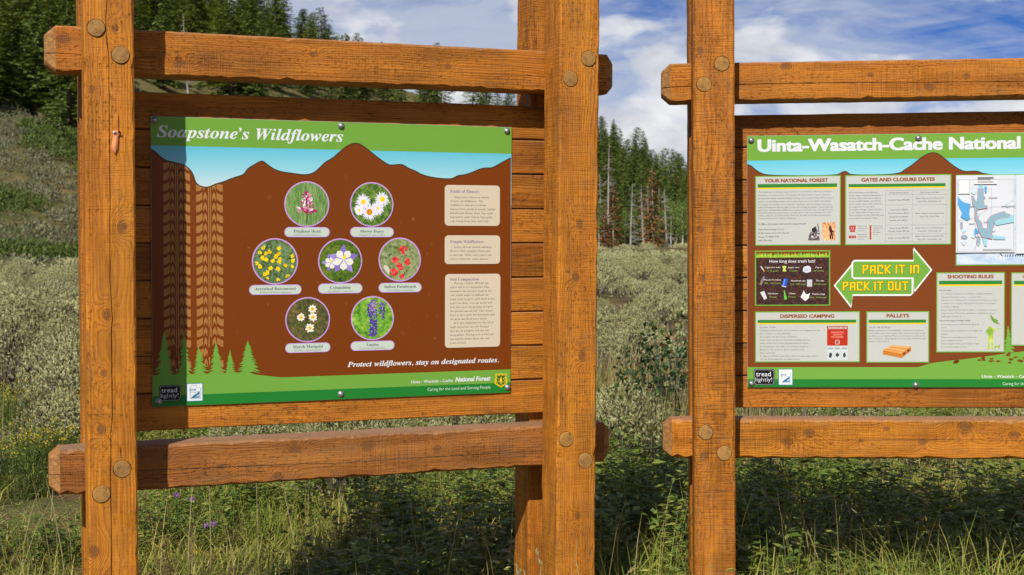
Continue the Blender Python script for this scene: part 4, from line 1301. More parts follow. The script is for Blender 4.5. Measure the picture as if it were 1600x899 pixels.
def shield(root, b):
    x0, y0, x1, y1 = b
    w, h = x1 - x0, y1 - y0
    T = lambda a, c_: (x0 + a * w, y0 + c_ * h)
    o = [(.04, .93), (.18, .97), (.30, .93), (.5, 1.0), (.70, .93), (.82, .97), (.96, .93), (.90, .74), (.99, .5), (.97, .26), (.78, .14), (.5, 0), (.22, .14), (.03, .26), (.01, .5), (.10, .74)]
    P = Print().poly([T(a, c_) for a, c_ in o], YELLOW, 8)
    P.poly([T(.5 + (a - .5) * .86, .5 + (c_ - .5) * .88) for a, c_ in o], ink((24, 96, 40)), 9)
    P.stroke([T(.5 + (a - .5) * .76, .5 + (c_ - .5) * .78) for a, c_ in o], .0014, YELLOW, 10, True)
    P.text('U', *T(.15, .36), YELLOW, 10, w=.2 * w, ch=.34 * h, bold=-.01)
    P.text('S', *T(.66, .36), YELLOW, 10, w=.2 * w, ch=.34 * h, bold=-.01)
    tree_shape(P, T(.5, .80), T(.35, .34), T(.65, .34), YELLOW, 10, 4, 6, .3)
    P.rect((*T(.47, .22), *T(.53, .36)), YELLOW, 10)
    return P.build('shield_badge', root)


def tread(root, b):
    x0, y0, x1, y1 = b
    w, h = x1 - x0, y1 - y0
    P = Print().rrect(b, .009, BLACK, 8)
    inn = (x0 + .0025, y0 + .0025, x1 - .0025, y1 - .0025)
    P.rrect(inn, .008, ink((190, 194, 200)), 9).rrect((inn[0] + .0011, inn[1] + .0011, inn[2] - .0011, inn[3] - .0011), .0075, BLACK, 10)
    P.text('tread', x0 + .11 * w, y0 + .55 * h, WHITE, 11, w=.70 * w, ch=.29 * h, bold=.004, res=3)
    P.text('lightly!', x0 + .09 * w, y0 + .23 * h, WHITE, 11, w=.78 * w, ch=.26 * h, bold=-.010, res=3)
    return P.build('tread_logo', root)


def dnr(root, b):
    x0, y0, x1, y1 = b
    w, h = x1 - x0, y1 - y0
    T = lambda a, c_: (x0 + a * w, y0 + c_ * h)
    BL = ink((52, 110, 150))
    P = Print().rect(b, BL, 8).rect((x0 + .002, y0 + .002, x1 - .002, y1 - .002), ink((222, 228, 232)), 9)
    ut = [(.24, .14), (.86, .14), (.86, .74), (.62, .74), (.62, .88), (.24, .88)]
    P.stroke([T(*p_) for p_ in ut], .0012, BL, 10, True)
    P.text('DNR', *T(.17, .58), BL, 11, w=.42 * w, ch=.13 * h, bold=.01)
    P.poly([T(*p_) for p_ in ((.24, .18), (.42, .34), (.58, .42), (.80, .56), (.80, .40), (.60, .30), (.46, .18))], BL, 10.5)
    P.poly([T(*p_) for p_ in ((.42, .18), (.55, .26), (.8, .34), (.8, .18))], ink((110, 150, 176)), 11)
    P.stroke([T(.2, .52), T(.5, .50), T(.72, .54)], .0012, ink((96, 130, 150)), 11)
    return P.build('wildlife_logo', root)


shield(LS, D['L_shield'])
tread(LS, D['L_tread'])
dnr(LS, D['L_dnr'])
sign_bolts(LS, D['L_bolts'])
tag(LS, "brown and green sign headed Soapstone's Wildflowers with seven round flower pictures", 'sign', 'printed information signs')

# ---- right-hand sign
RS = sign_root('information_sign', right_frame, .2042)
hb = D['R_header'][0]
Print().rect((e, .64, SW - e, hb), M_skyprint, 1).build('sky_print', RS)
Print().rect((e, hb, SW - e, SH - e), GREEN, 1).build('header_band', RS)
mt = [(min(max(x, e), SW - e), y) for x, y in D['R_mtn']] + [(1.02, .755), (1.08, .79), (SW - e, .80)]
mt = [mt[0]] + [b for a, b in zip(mt, mt[1:]) if b[0] > a[0] + 1e-4]
mt = smooth_line(mt)
P = Print().poly([(e, .03), (SW - e, .03)] + mt[::-1], BROWN2, 2)
P.stroke(mt, .0032, OUTL, 3)
P.build('mountain_print', RS)
P = Print()
gl = [(x, y) for x, y in D['R_ground'] if x < 1.1] + [(1.12, .17), (SW - e, .175)]
gl[0] = (e, gl[0][1])
yd = D['R_dark'][0]
P.poly([(e, yd), (SW - e, yd)] + gl[::-1], TREEG, 5)
rs = random.Random(3)
for k in range(26):
    cx, cy = rs.uniform(.66, 1.0), rs.uniform(.088, .132)
    P.poly([(cx + rs.uniform(.3, 1) * .012 * math.cos(a), cy + rs.uniform(.3, 1) * .006 * math.sin(a)) for a in [j * .63 for j in range(10)]], BROWN2, 6)
tree_shape(P, (.918, .222), (.895, .10), (.95, .10), TREEG, 5.5, 8, 10, .8)
P.build('tree_print', RS)
Print().rect((e, e, SW - e, yd), DGREEN, 7).build('footer_band', RS)
x0, y0, x1, y1, ch = D['R_title']
Print().heavy('Uinta-Wasatch-Cache National', x0 + .002, .8485, ink((214, 218, 224)), 2, .0024, w=x1 - x0 - .004, ch=ch - .002, bold=.012, res=4).build('title_lettering', RS)


def panel(name, key, head, label=None):
    b = D['R_pan'][key]
    bd = .0038
    P = Print().rect(b, TREEG, 8).rect((b[0] + bd, b[1] + bd, b[2] - bd, b[3] - bd), PAPER, 9)
    if key in D['R_str']:
        s_ = D['R_str'][key]
        ym = s_[1] + (s_[3] - s_[1]) * .30
        P.rect((s_[0], ym, s_[2], s_[3]), ink((44, 124, 52)), 10).rect((s_[0], s_[1], s_[2], ym), GOLD, 10)
    o = P.build(name, RS)
    if label: o['label'] = label
    P = Print()
    if head and key in D['R_head']:
        h_ = D['R_head'][key]
        P.heavy(head, h_[0], (h_[1] + h_[3]) / 2, HEADBR, 10, .0007, w=h_[2] - h_[0], ch=.0122, bold=.010, res=3)
    return o, P


TXT = ink((84, 86, 84))
bx, by, bx2, _, lp = D['R_your_l']
o, P = panel('notice_panel', 'your', 'YOUR NATIONAL FOREST', 'white panel headed YOUR NATIONAL FOREST')
P.text('The numerous recreational opportunities on this national, make it an all season\ndestination for forest visitors. During the extended summer season, there are\nactivities like hiking, camping, fishing, hunting, and mountain biking. When winter\narrives, snowmobiling, skiing, and snowshoeing become wonderful alternatives.', bx, by, TXT, 10, w=bx2 - bx, ch=.0052, line=.0114, res=1)
P.text('In the past, the Northwestern Shoshone, Goshutes, and Ute Indians lived in the\nvalleys following the fish and game in the surrounding mountains. The promise of\ngold, silver, and abundant wildlife lured trappers, mountain men, and explorers to\nthis land fueling the early frontier economy. Even today, the landscape provides\ntimber, channels, and railroad ties. Above all, the National Forest has become a\nrecreational haven for millions of visitors.', bx, by - .0455, TXT, 10, w=bx2 - bx, ch=.0052, line=.0098, res=1)
P.text('For More information visit www.fs.usda.gov/uwcnf', bx, by - .115, INKDK, 10, w=.170, ch=.0056, bold=.008, res=1)
P.text('Heber-Kamas Ranger District\n50 East Center Street P.O. Box 68\nKamas, UT 84036-0068\n(435) 783-4338', bx, by - .134, INKDK, 10, w=.108, ch=.0056, bold=.004, line=.0134, res=1)
P.build('lettering', o)
b = D['R_photo1']
P = Print()
cxp = (b[0] + b[2]) / 2
P.poly([(b[0], b[1]), (b[0] + .004, b[1] + .022), (b[0] + .012, b[1] + .034), (cxp - .005, b[3] - .020), (cxp + .004, b[3] - .012), (cxp + .008, b[3] - .024), (b[2] - .010, b[1] + .03), (b[2] - .004, b[1])], ink((96, 88, 88)), 10)
P.disc(cxp - .002, b[3] - .026, .008, ink((42, 36, 38)), 11, 14)
for k in range(30):
    P.disc(rs.uniform(b[0] + .006, b[2] - .006), rs.uniform(b[1] + .003, b[1] + .032), rs.uniform(.0015, .004), rs.choice((ink((52, 46, 48)), ink((150, 142, 140)), ink((200, 196, 194)))), 11 + .02 * k, 7)
P.stroke([(b[2] - .006, b[1] + .02), (b[2] - .012, b[3] - .004)], .003, ink((60, 54, 56)), 11)
P.build('portrait_picture', o)
b = D['R_photo2']
P = Print().rect(b, photo_mat('photo_sepia', [(120, 58, 24), (196, 128, 74), (232, 190, 140), (244, 220, 184)], 90, (2, 1, .7)), 10)
w, h = b[2] - b[0], b[3] - b[1]
P.poly([(b[0] + a * w, b[1] + c_ * h) for a, c_ in ((.55, .06), (.62, .4), (.52, .55), (.5, .75), (.58, .86), (.66, .78), (.74, .58), (.9, .5), (.86, .44), (.76, .46), (.82, .2), (.8, .06), (.72, .06), (.70, .3), (.64, .06))], ink((72, 30, 18)), 11)
P.build('portrait_picture', o)

o, P = panel('notice_panel', 'gates', 'GATES AND CLOSURE DATES', 'white panel headed GATES AND CLOSURE DATES')
gx0, gy0, gx1, _ = D['R_gates_l']
P.text('When traveling on the National\nForest, always respect locked gates or\nbarriers. These were put in place to\nprotect wildlife habitat, watersheds,\nand the public when road conditions\nare hazardous. For the latest\ninformation of legal routes and road\nclosure dates, please obtain a free\nMotor Vehicle Use Map (MVUM) from\nyour local Forest Service Office.', gx0, gy0, TXT, 10, w=gx1 - gx0, ch=.0052, line=.0102, res=1)
tb = D['R_table']
tx0, ty0, tx1, ty1, txm = tb[0][0], tb[0][1], tb[1][0], tb[1][1], tb[2][0]
ys = [ty1] + tb[3:] + [ty0]
for y_ in ys:
    P.rect((tx0, y_ - .0004, tx1, y_ + .0004), INKLT, 10)
for x_ in (tx0, txm, tx1):
    P.rect((x_ - .0004, ty0, x_ + .0004, ty1), INKLT, 10.5)
cl, cr = (tx0 + txm) / 2, (txm + tx1) / 2
rows_l = ['Forest Service Road', 'Nobletts Road (FR038)', 'Cedar Hollow (FR203)\nSouth Fork Weber (FR131)\nShingle Mill Flat (FR039)\nGardners Fork (FR051)', 'Camp Creek (FR080)\nChicken Creek (FR106)', 'Indian Creek (FR092)']
rows_r = ['Dates Open to the Public', 'Gates: Open to all vehicles from\nJune 15th - September 6th', 'Gates: Open to all vehicles from\nJune 15th - April 30th', 'Gates: Open to all vehicles from\nJune 20th - November 1st', 'Gates: Open to all vehicles from\nMay 15th - November 15th']
for k in range(5):
    ym = (ys[k] + ys[k + 1]) / 2
    for s_, cx, wd in ((rows_l[k], cl, .074), (rows_r[k], cr, .100)):
        n_ = s_.count('\n')
        lh = .0126 if k == 2 and cx == cl else .0112
        P.text(s_, cx, ym - .0026 + n_ * lh / 2, INKDK if k == 0 else TXT, 11, w=wd if k else .065, ch=.0050, line=lh, align='CENTER', res=1)
g = D['R_gsym']
P.poly([(g[0], g[3]), (g[2], g[3]), (g[2] - .001, g[1] + .012), (g[2] - .004, g[1] + .001), (g[0] + .004, g[1] + .001), (g[0] + .001, g[1] + .012)], RED, 10)
P.text('13', g[0] + .007, g[1] + .011, PAPER, 11, w=.010, ch=.0085, bold=.02, res=2)
P.rect((g[0] + .003, g[1] + .007, g[2] - .003, g[1] + .0082), PAPER, 11)
P.rect(tuple(g[4:8]), RED, 10).text('0326 A', g[4] + .003, g[5] + .0022, PAPER, 11, w=g[6] - g[4] - .006, ch=.0048, res=1)
P.rect(tuple(g[8:12]), RED, 10).rect((g[8] + .001, g[9] + .030, g[10] - .001, g[9] + .031), PAPER, 11)
for x_, y_, n_ in ((g[2] + .007, g[3] - .004, 3), (g[6] + .006, g[7] + .002, 3), (g[10] + .006, g[11] - .004, 5)):
    P.text('\n'.join(['National Forest', 'numbered route', 'main road', 'trail vehicles', 'see map'][:n_]), x_, y_, INKGR, 11, w=.034, ch=.0038, line=.0078, res=1)
P.build('lettering', o)

# how long does trash last
t = NT('print_soil_picture')
oc = t.new('ShaderNodeTexCoord').outputs['Object']
set_bsdf(t, t.ramp(t.noise(oc, 130, 6, .7), [(.35, srgb(34, 20, 20)), (.55, srgb(66, 38, 34)), (.7, srgb(112, 64, 44))]), .42, .35)
M_soilp = t.m
b = D['R_pan']['trash']
P = Print().rect(b, TREEG, 8).rect((b[0] + .0045, b[1] + .0045, b[2] - .0045, b[3] - .0045), BROWN2, 9)
gt = D['R_grass']
P.rect((b[0] + .0045, b[1] + .0045, b[2] - .0045, gt[1][1]), M_soilp, 10)
for k in range(170):
    x_ = b[0] + .006 + (b[2] - b[0] - .012) * k / 169
    P.petal(x_, gt[1][1] - .001, 1.57 + rs.uniform(-.3, .3), rs.uniform(.009, .020), .0032, rs.choice((ink((110, 196, 60)), ink((140, 190, 50)), ink((190, 190, 70)))), 10.5 + .005 * (k % 50), tip=1)
o = P.build('notice_panel', RS)
o['label'] = 'dark soil panel asking how long trash lasts'
P = Print()
h_ = D['R_trashhead']
P.text('How long does trash last?', h_[0], h_[1], WHITE, 11, w=h_[2] - h_[0], ch=.0110, bold=.006, res=3)
items = [('Cigarette butt', '10-12 years'), ('Apple core', '2 months'), ('Paper', '2-5 months'), ('Plastic bottles', '450 - 1000 years'), ('Aluminium can', '200 - 500 years'), ('Tin can', '50-100 years'), ('Styrofoam', 'Forever'), ('Glass', 'Forever'), ('Plastic bag', '500 - 1000 years')]
for (x_, y_), (a, c_) in zip(D['R_trashtxt'], items):
    P.text(a, x_, y_, ink((232, 226, 222)), 11, w=.0040 * len(a) if len(a) > 6 else .0046 * len(a), ch=.0058, bold=.004, align='CENTER', res=1)
    P.text(c_, x_, y_ - .0120, ink((150, 190, 72)), 11, w=.0036 * len(c_), ch=.0052, bold=.004, align='CENTER', res=1)
it = D['R_trashitems']
GREY, LGREY = ink((206, 208, 210)), ink((150, 156, 160))
x_, y_ = it[0]
P.stroke([(x_ - .007, y_ + .010), (x_ + .002, y_ - .003)], .0038, GREY, 11).stroke([(x_ + .002, y_ - .003), (x_ + .006, y_ - .009)], .0038, ink((236, 160, 40)), 11)
x_, y_ = it[1]
P.poly([(x_ + a, y_ + c_) for a, c_ in ((-.008, .009), (0, .011), (.008, .009), (.004, 0), (.007, -.009), (0, -.010), (-.007, -.008), (-.004, 0))], ink((190, 206, 96)), 11)
x_, y_ = it[2]
P.poly([(x_ + .016 * rs.uniform(.8, 1.05) * math.cos(a), y_ + .014 * rs.uniform(.8, 1.05) * math.sin(a)) for a in [k * .45 for k in range(14)]], ink((208, 212, 226)), 11)
for k in range(9):
    P.poly([(x_ + rs.uniform(-.011, .011), y_ + rs.uniform(-.010, .010)) for _ in range(3)], ink((180, 186, 204)), 11.5 + .02 * k)
x_, y_ = it[3]
P.stroke([(x_ - .006, y_ - .013), (x_ + .004, y_ + .010)], .0085, ink((132, 118, 112)), 11).stroke([(x_ + .004, y_ + .010), (x_ + .008, y_ + .018)], .0045, ink((120, 150, 160)), 11)
x_, y_ = it[4]
P.poly([(x_ - .012, y_ - .012), (x_ - .004, y_ + .016), (x_ + .011, y_ + .013), (x_ + .004, y_ - .016)], ink((36, 84, 190)), 11).stroke([(x_ - .012, y_ - .012), (x_ + .004, y_ - .016)], .003, GREY, 12).stroke([(x_ - .001, y_ + .012), (x_ - .006, y_ - .01)], .003, ink((110, 160, 232)), 12)
x_, y_ = it[5]
P.rect((x_ - .009, y_ - .012, x_ + .009, y_ + .013), GREY, 11)
for k in range(4):
    P.rect((x_ - .007 + k * .004, y_ - .011, x_ - .0055 + k * .004, y_ + .012), LGREY, 12)
x_, y_ = it[6]
P.poly([(x_ - .012, y_ + .012), (x_ + .003, y_ + .016), (x_ + .013, y_ - .010), (x_ + .003, y_ - .016)], GREY, 11)
x_, y_ = it[7]
P.poly([(x_ - .004, y_ + .018), (x_ - .001, y_ + .018), (x_ + .002, y_ + .004), (x_ + .007, y_ - .008), (x_ + .005, y_ - .015), (x_ - .002, y_ - .015), (x_ - .004, y_ - .004)], ink((96, 190, 60)), 11)
x_, y_ = it[8]
P.poly([(x_ + a, y_ + c_) for a, c_ in ((-.017, -.004), (-.010, .008), (-.005, .020), (-.002, .012), (.003, .006), (.010, .006), (.017, .011), (.013, -.008), (0, -.019))], ink((218, 220, 218)), 11)
P.build('lettering', o)

o, P = panel('notice_panel', 'camp', 'DISPERSED CAMPING', 'white panel headed DISPERSED CAMPING')
cx0, cy0, cx1, _ = D['R_camp_l']
P.text('Stay limit: 14 days\nCamping is allowed within 150 feet of the road (designated on the\nMotor Vehicle Use Map (MVUM))\nTry to pick a site that\u2019s been used before\nGather dead and downed trees. Avoid cutting live trees\nCamp on bare soil to avoid damaging plants and grass\nAvoid camping in the middle of a clearing or meadow\nBring your own firewood. Avoid cutting live trees\nPack out all trash\nTo dispose of human waste, dig a cathole 6 inches deep, at least\n100 feet (30m) away from any water source', cx0, cy0, TXT, 10, w=cx1 - cx0, ch=.0052, line=.01155, res=1)
b = D['R_red']
P.rect(b, RED, 10).rect((b[0] + .004, b[3] - .011, b[2] - .004, b[3] - .003), PAPER, 11)
P.text('14 DAY STAY LIMIT', b[0] + .006, b[3] - .0095, RED, 12, w=b[2] - b[0] - .012, ch=.0050, bold=.02, res=1)
P.text('RESIDENTIAL\nCAMPING\nPROHIBITED', (b[0] + b[2]) / 2, b[3] - .026, ink((236, 150, 130)), 12, w=.046, ch=.0058, bold=.02, line=.0085, align='CENTER', res=1)
P.rrect(((b[0] + b[2]) / 2 - .008, b[1] + .004, (b[0] + b[2]) / 2 + .008, b[1] + .020), .004, PAPER, 11)
P.rrect(((b[0] + b[2]) / 2 - .006, b[1] + .006, (b[0] + b[2]) / 2 + .006, b[1] + .018), .003, RED, 12)
P.text('US', (b[0] + b[2]) / 2 - .005, b[1] + .0095, PAPER, 13, w=.010, ch=.005, res=1)
b = D['R_bw']
wb = (b[2] - b[0]) / 3
for k in range(3):
    P.rect((b[0] + k * wb + .001, b[1], b[0] + (k + 1) * wb - .001, b[3]), ink((196, 206, 208)), 10)
    P.rect((b[0] + k * wb + .003, b[3] - .010, b[0] + (k + 1) * wb - .003, b[3] - .004), ink((150, 160, 166)), 11)
    P.poly([(b[0] + (k + .5) * wb + .009 * rs.uniform(.4, 1) * math.cos(a), b[1] + .018 + .011 * rs.uniform(.5, 1) * math.sin(a)) for a in [j * .57 for j in range(11)]], ink((62, 66, 68)), 11)
P.build('lettering', o)

o, P = panel('notice_panel', 'pal', 'PALLETS', 'white panel headed PALLETS with a pallet picture')
px0, py0, px1, _ = D['R_pal_l']
P.text('Title 36 CFR 261.58 (ss)', px0, py0, INKDK, 10, w=.077, ch=.0056, bold=.004, res=1)
P.text('Being in possession of wood pallets, construction debris, or\nother similar items that contain nails, screws, and other metal\nhardware are prohibited. When wood objects are left behind\nafter a campfire, safety hazards can occur such as flat tires and\ninjury to other visitors.', px0, py0 - .0105, TXT, 10, w=px1 - px0, ch=.0052, line=.0098, res=1)
P.build('lettering', o)
q_ = D['R_pallet']
P = Print()
A0, A1, A2, A3 = [Vector(v) for v in (q_[0], q_[1], q_[2], q_[3])]
WD = (ink((232, 160, 76)), ink((214, 138, 58)), ink((244, 182, 100)))
hh = .0165
dn = lambda v, f: (v.x, v.y - hh * f)
P.poly([dn(A0, 0), dn(A3, 0), dn(A3, 1), dn(A0, 1)], ink((120, 66, 22)), 10)
P.poly([dn(A3, 0), dn(A2, 0), dn(A2, 1), dn(A3, 1)], ink((104, 56, 20)), 10)
for f in (0, .36, .72):
    P.poly([dn(A0, f), dn(A3, f), dn(A3, f + .24), dn(A0, f + .24)], WD[1], 11)
    if f != .36:
        P.poly([dn(A3, f), dn(A2, f), dn(A2, f + .24), dn(A3, f + .24)], ink((190, 116, 44)), 11)
for f in (0, .42, .84):
    a, b_ = A3.lerp(A2, f), A3.lerp(A2, f + .16)
    P.poly([dn(a, 0), dn(b_, 0), dn(b_, 1), dn(a, 1)], ink((196, 120, 48)), 11.5)
for k in range(7):
    f0, f1 = k / 7, (k + .78) / 7
    P.poly([tuple(A0.lerp(A3, 0) + (A1 - A0) * f0), tuple(A3 + (A2 - A3) * f0), tuple(A3 + (A2 - A3) * f1), tuple(A0 + (A1 - A0) * f1)], WD[k % 3], 12)
P.build('pallet_picture', o)

o, P = panel('notice_panel', 'shoot', 'SHOOTING RULES', 'tall white panel headed SHOOTING RULES')
sx0, sy0, sx1, _ = D['R_shoot_l']
P.text('No shooting...', sx0, sy0 - .002, INKDK, 10, w=.043, ch=.0056, bold=.008, res=1)
P.text('Is or within 150 yards of a residence, building, campsite,\ndeveloped recreation site or occupied area.\nAcross or on a National Forest System Road, trail, or a body\nof water or in a manner that exposes a person or property\nto injury or damage.\nAt any object that will shatter, ignite, or explode, or create a\nhazard (such as Tannerite, televisions, computers, propane\ntanks, glass bottles, etc...)', sx0 + .006, sy0 - .0145, TXT, 10, w=sx1 - sx0 - .006, ch=.0052, line=.01155, res=1)
P.text('Know shooting and target safety...', sx0, sy0 - .110, INKDK, 10, w=.112, ch=.0056, bold=.008, res=1)
P.text('Know where your bullets are going at all\ntimes.\nChoose a safe backdrop for your targets and\nbullets.\nBring your own targets (cardboard and\npaper targets are best)\nPick up targets, brass, and shotgun shells\nDo not shoot signs or trees.', sx0 + .006, sy0 - .1235, TXT, 10, w=.144, ch=.0052, line=.01155, res=1)
P.build('lettering', o)
P = Print()
hx, hy = D['R_hunter'][0]
hx -= .004
t = NT('print_green_wash')
oc = t.new('ShaderNodeTexCoord').outputs['Object']
set_bsdf(t, t.ramp(t.noise(oc, 28, 3), [(.35, srgb(96, 150, 60)), (.5, srgb(160, 186, 60)), (.65, srgb(202, 208, 92))]), .42, .35)
M_wash = t.m
hp = [(-.008, 0), (.002, .001), (.003, .012), (.001, .03), (.006, .032), (.009, .012), (.008, .002), (.017, .001), (.018, .004), (.014, .006), (.015, .035), (.014, .058), (.018, .064), (.020, .0715), (.044, .0745), (.044, .0757), (.020, .0745), (.012, .076), (.010, .081), (.003, .083), (-.002, .080), (-.002, .074), (-.009, .068), (-.011, .060), (-.005, .056), (-.002, .05), (-.003, .030), (-.004, .012)]
P.poly([(hx + a, hy + c_) for a, c_ in hp], M_wash, 10)
dx = hx + .027
P.poly([(dx + a, hy + .001 + c_) for a, c_ in ((-.008, 0), (-.006, .006), (-.008, .012), (-.004, .013), (.006, .012), (.009, .017), (.013, .015), (.011, .010), (.010, 0), (.007, 0), (.006, .006), (-.003, .006), (-.005, 0))], M_wash, 10)
fx, fy = hx + .004, hy + .092
P.poly([(fx + a, fy + c_) for a, c_ in ((0, .030), (.004, .014), (.011, .006), (.016, .002), (.036, -.004), (.034, -.001), (.026, .004), (.028, .012), (.020, .016), (.012, .020), (.004, .030))], ink((112, 146, 62)), 10)
P.build('hunter_picture', o)

o, P = panel('notice_panel', 'next', None, 'white panel beside SHOOTING RULES, cut by the picture edge')
P.text('C', D['R_headC'][0], D['R_headC'][1], HEADBR, 10, ch=.0122, bold=.02, res=2)
P.build('lettering', o)

BLOCK = {'P': [[(0, 0), (0, 1), (1, 1), (.9, .62), (0, .36)]], 'A': [[(0, 0), (.05, .95), (1, .95), (1, 0)], [(0, .42), (1, .42)]], 'C': [[(1, .68), (1, 1), (0, 1), (0, 0), (1, 0)]],
         'K': [[(0, 0), (0, 1)], [(1, 1), (.15, .5), (1, 0)]], 'I': [[(0, 0), (0, 1)]], 'T': [[(0, 1), (1, 1)], [(.5, 1), (.5, 0)]], 'n': [[(0, 0), (0, .95), (1, .95), (1, 0)]],
         'O': [[(0, 0), (0, 1), (1, 1), (1, 0), (0, 0)]], 'U': [[(0, 1), (0, 0), (1, 0), (1, 1)]]}
# PACK IT IN / PACK IT OUT arrows
for key, words_, bb, sx in (('R_arrow2', 'PACK IT OUT', D['R_pout'], 0), ('R_arrow1', 'PACK IT IN', D['R_pin'], 1)):
    pts = D[key]
    cx = sum(p_[0] for p_ in pts) / len(pts)
    cy = sum(p_[1] for p_ in pts) / len(pts)
    P = Print().poly(pts, TREEG, 8 + 2 * sx).stroke(pts, .0062, ink((222, 226, 222)), 9 + 2 * sx, True)
    o = P.build('arrow_print', RS)
    o['label'] = 'green arrow reading ' + words_
    h_ = .0345
    adv, seg = [], []
    x_ = 0
    for ch_ in words_.replace('IN', 'In'):
        if ch_ == ' ':
            x_ += .42
            continue
        wd_ = 0 if ch_ == 'I' else (.52 if ch_ != 'T' else .58)
        for line_ in BLOCK[ch_]:
            seg.append([(x_ + a * wd_, b) for a, b in line_])
        x_ += wd_ + .36
    x_ -= .36
    sx_ = (bb[2] - bb[0] - .008) / x_
    for nm_, mat_, wd_, lv_ in (('lettering_outline', ink((98, 84, 20)), .0078, 12), ('lettering', GOLD, .0055, 13)):
        P = Print()
        for k_, line_ in enumerate(seg):
            pts_ = [Vector((bb[0] + .004 + a * sx_, bb[1] + .004 + b * (h_ - .008))) for a, b in line_]
            for k2, (a, b) in enumerate(zip(pts_, pts_[1:])):
                d_ = (b - a).normalized() * wd_ / 2
                P.stroke([tuple(a - d_), tuple(b + d_)], wd_, mat_, lv_ + .03 * k_ + .01 * k2)
        P.build(nm_, o)
tread(RS, D['R_tread'])
dnr(RS, D['R_dnr'])
fx = D['R_uwc'][0]
footer(RS, fx, .172, D['R_uwc'][1], 0, 0, D['R_care'][0], .2239, D['R_care'][1], False)
# watercolour strip and its heading under the posted sheets
b = D['R_pan']['map']
o, P = panel('notice_panel', 'map', None, 'pale blue washed panel under the posted map')
P.rect((b[0] + .004, b[1] + .004, b[2] - .004, b[3] - .004), photo_mat('print_blue_wash', [(150, 172, 206), (176, 196, 220), (206, 216, 226), (186, 178, 214)], 14, (1, 1, 2)), 9.5)
q_ = D['R_natfo']
P.text(mbi('National Fo'), q_[0], q_[1], INKDK, 10, w=.162, ch=.0130, bold=-.012, res=2)
P.build('lettering', o)
sign_bolts(RS, D['R_bolts'] + [(1.174, .893), (1.18, .018)])
tag(RS, 'sign with the heading Uinta-Wasatch-Cache National and white notice panels', 'sign', 'printed information signs')

# paper sheets fixed over the sign
def sheet(name, b, lift, seed, mat):
    rs_ = random.Random(seed)
    x0, z0, x1, z1 = b
    n = 9
    V, F = [], []
    for j in range(n):
        for i in range(n):
            fx_, fz_ = i / (n - 1), j / (n - 1)
            cur = .0025 * (fx_ * fz_) ** 6 + .002 * ((1 - fx_) * (1 - fz_)) ** 6 + .0005 * math.sin(fx_ * 4 + seed) * math.sin(fz_ * 3)
            V.append((x0 + (x1 - x0) * fx_, -lift - abs(cur), z0 + (z1 - z0) * fz_))
    V += [(x, y + .0006, z) for x, y, z in V]
    m = n * n
    for j in range(n - 1):
        for i in range(n - 1):
            a = j * n + i
            F += [(a, a + 1, a + n + 1, a + n), (m + a, m + a + n, m + a + n + 1, m + a + 1)]
    ring = list(range(n)) + [k * n + n - 1 for k in range(1, n)] + [m - 1 - k for k in range(1, n)] + [k * n for k in range(n - 2, 0, -1)]
    for a, b_ in zip(ring, ring[1:] + ring[:1]):
        F.append((b_, a, m + a, m + b_))
    me = bpy.data.meshes.new(name)
    me.from_pydata(V, [], F)
    return obj(name, me, None, [mat])


M_sheet = ink((208, 213, 220), .3, .1)
ms = empty('map_sheet')
ms.matrix_world = RS.matrix_world
sh = sheet('paper', D['R_paper1'], .0065, 1, M_sheet)
sh.parent = ms
LV0 = .0095 / LAYER + 1
m_ = D['R_map']
BLUEW, CYAN = ink((84, 160, 214)), ink((150, 200, 214))
FOR, PINKL = ink((136, 170, 186)), ink((206, 84, 108))
P = Print()
P.stroke([(m_['box'][0][0], m_['box'][0][1]), (m_['box'][0][2], m_['box'][0][1]), (m_['box'][0][2], m_['box'][0][3]), (m_['box'][0][0], m_['box'][0][3])], .0008, INKGR, LV0, True)
for pts in m_['pale']: P.poly(pts, CYAN, LV0 + .3)
for k in range(10):
    bx_ = m_['box'][0]
    cx, cz = rs.uniform(bx_[0] + .02, bx_[2] - .02), rs.uniform(bx_[1] + .02, bx_[3] - .04)
    P.poly([(cx + .012 * rs.uniform(.3, 1) * math.cos(a), cz + .014 * rs.uniform(.3, 1) * math.sin(a)) for a in [j * .63 for j in range(10)]], ink((196, 216, 226)), LV0 + .1 + .02 * k)
for kk in ('lake', 'lake2', 'lake3'): P.poly(m_[kk], BLUEW, LV0 + .6)
P.poly(m_['fo1'], FOR, LV0 + .8).stroke(m_['fo1'], .0012, PINKL, LV0 + 1, True)
for pts in m_['isl']: P.poly(pts, FOR, LV0 + .8).stroke(pts, .001, PINKL, LV0 + 1, True)
bx_ = m_['box'][0]
wx, wz = bx_[2] - bx_[0], bx_[3] - bx_[1]
for pts in (((0, .43), (.14, .44), (.30, .47), (.34, .58), (.36, .84)), ((.36, .50), (.55, .60), (.62, .62), (.84, .62), (.99, .71)), ((.30, .47), (.32, .30), (.38, .18), (.30, .02)), ((.6, .52), (.6, .88), (.2, .88))):
    P.stroke([(bx_[0] + a * wx, bx_[1] + c_ * wz) for a, c_ in pts], .0006, INKLT, LV0 + 1.2)
for bq in (m_['leg'], m_['inset']):
    P.rect(bq, ink((218, 221, 224)), LV0 + 1.1).stroke([(bq[0], bq[1]), (bq[2], bq[1]), (bq[2], bq[3]), (bq[0], bq[3])], .0008, INKGR, LV0 + 1.4, True)
for k in range(3):
    P.rect((m_['leg'][0] + .012, m_['leg'][1] + .006 + k * .008, m_['leg'][2] - .012 - .01 * (k % 2), m_['leg'][1] + .009 + k * .008), INKGR, LV0 + 1.5)
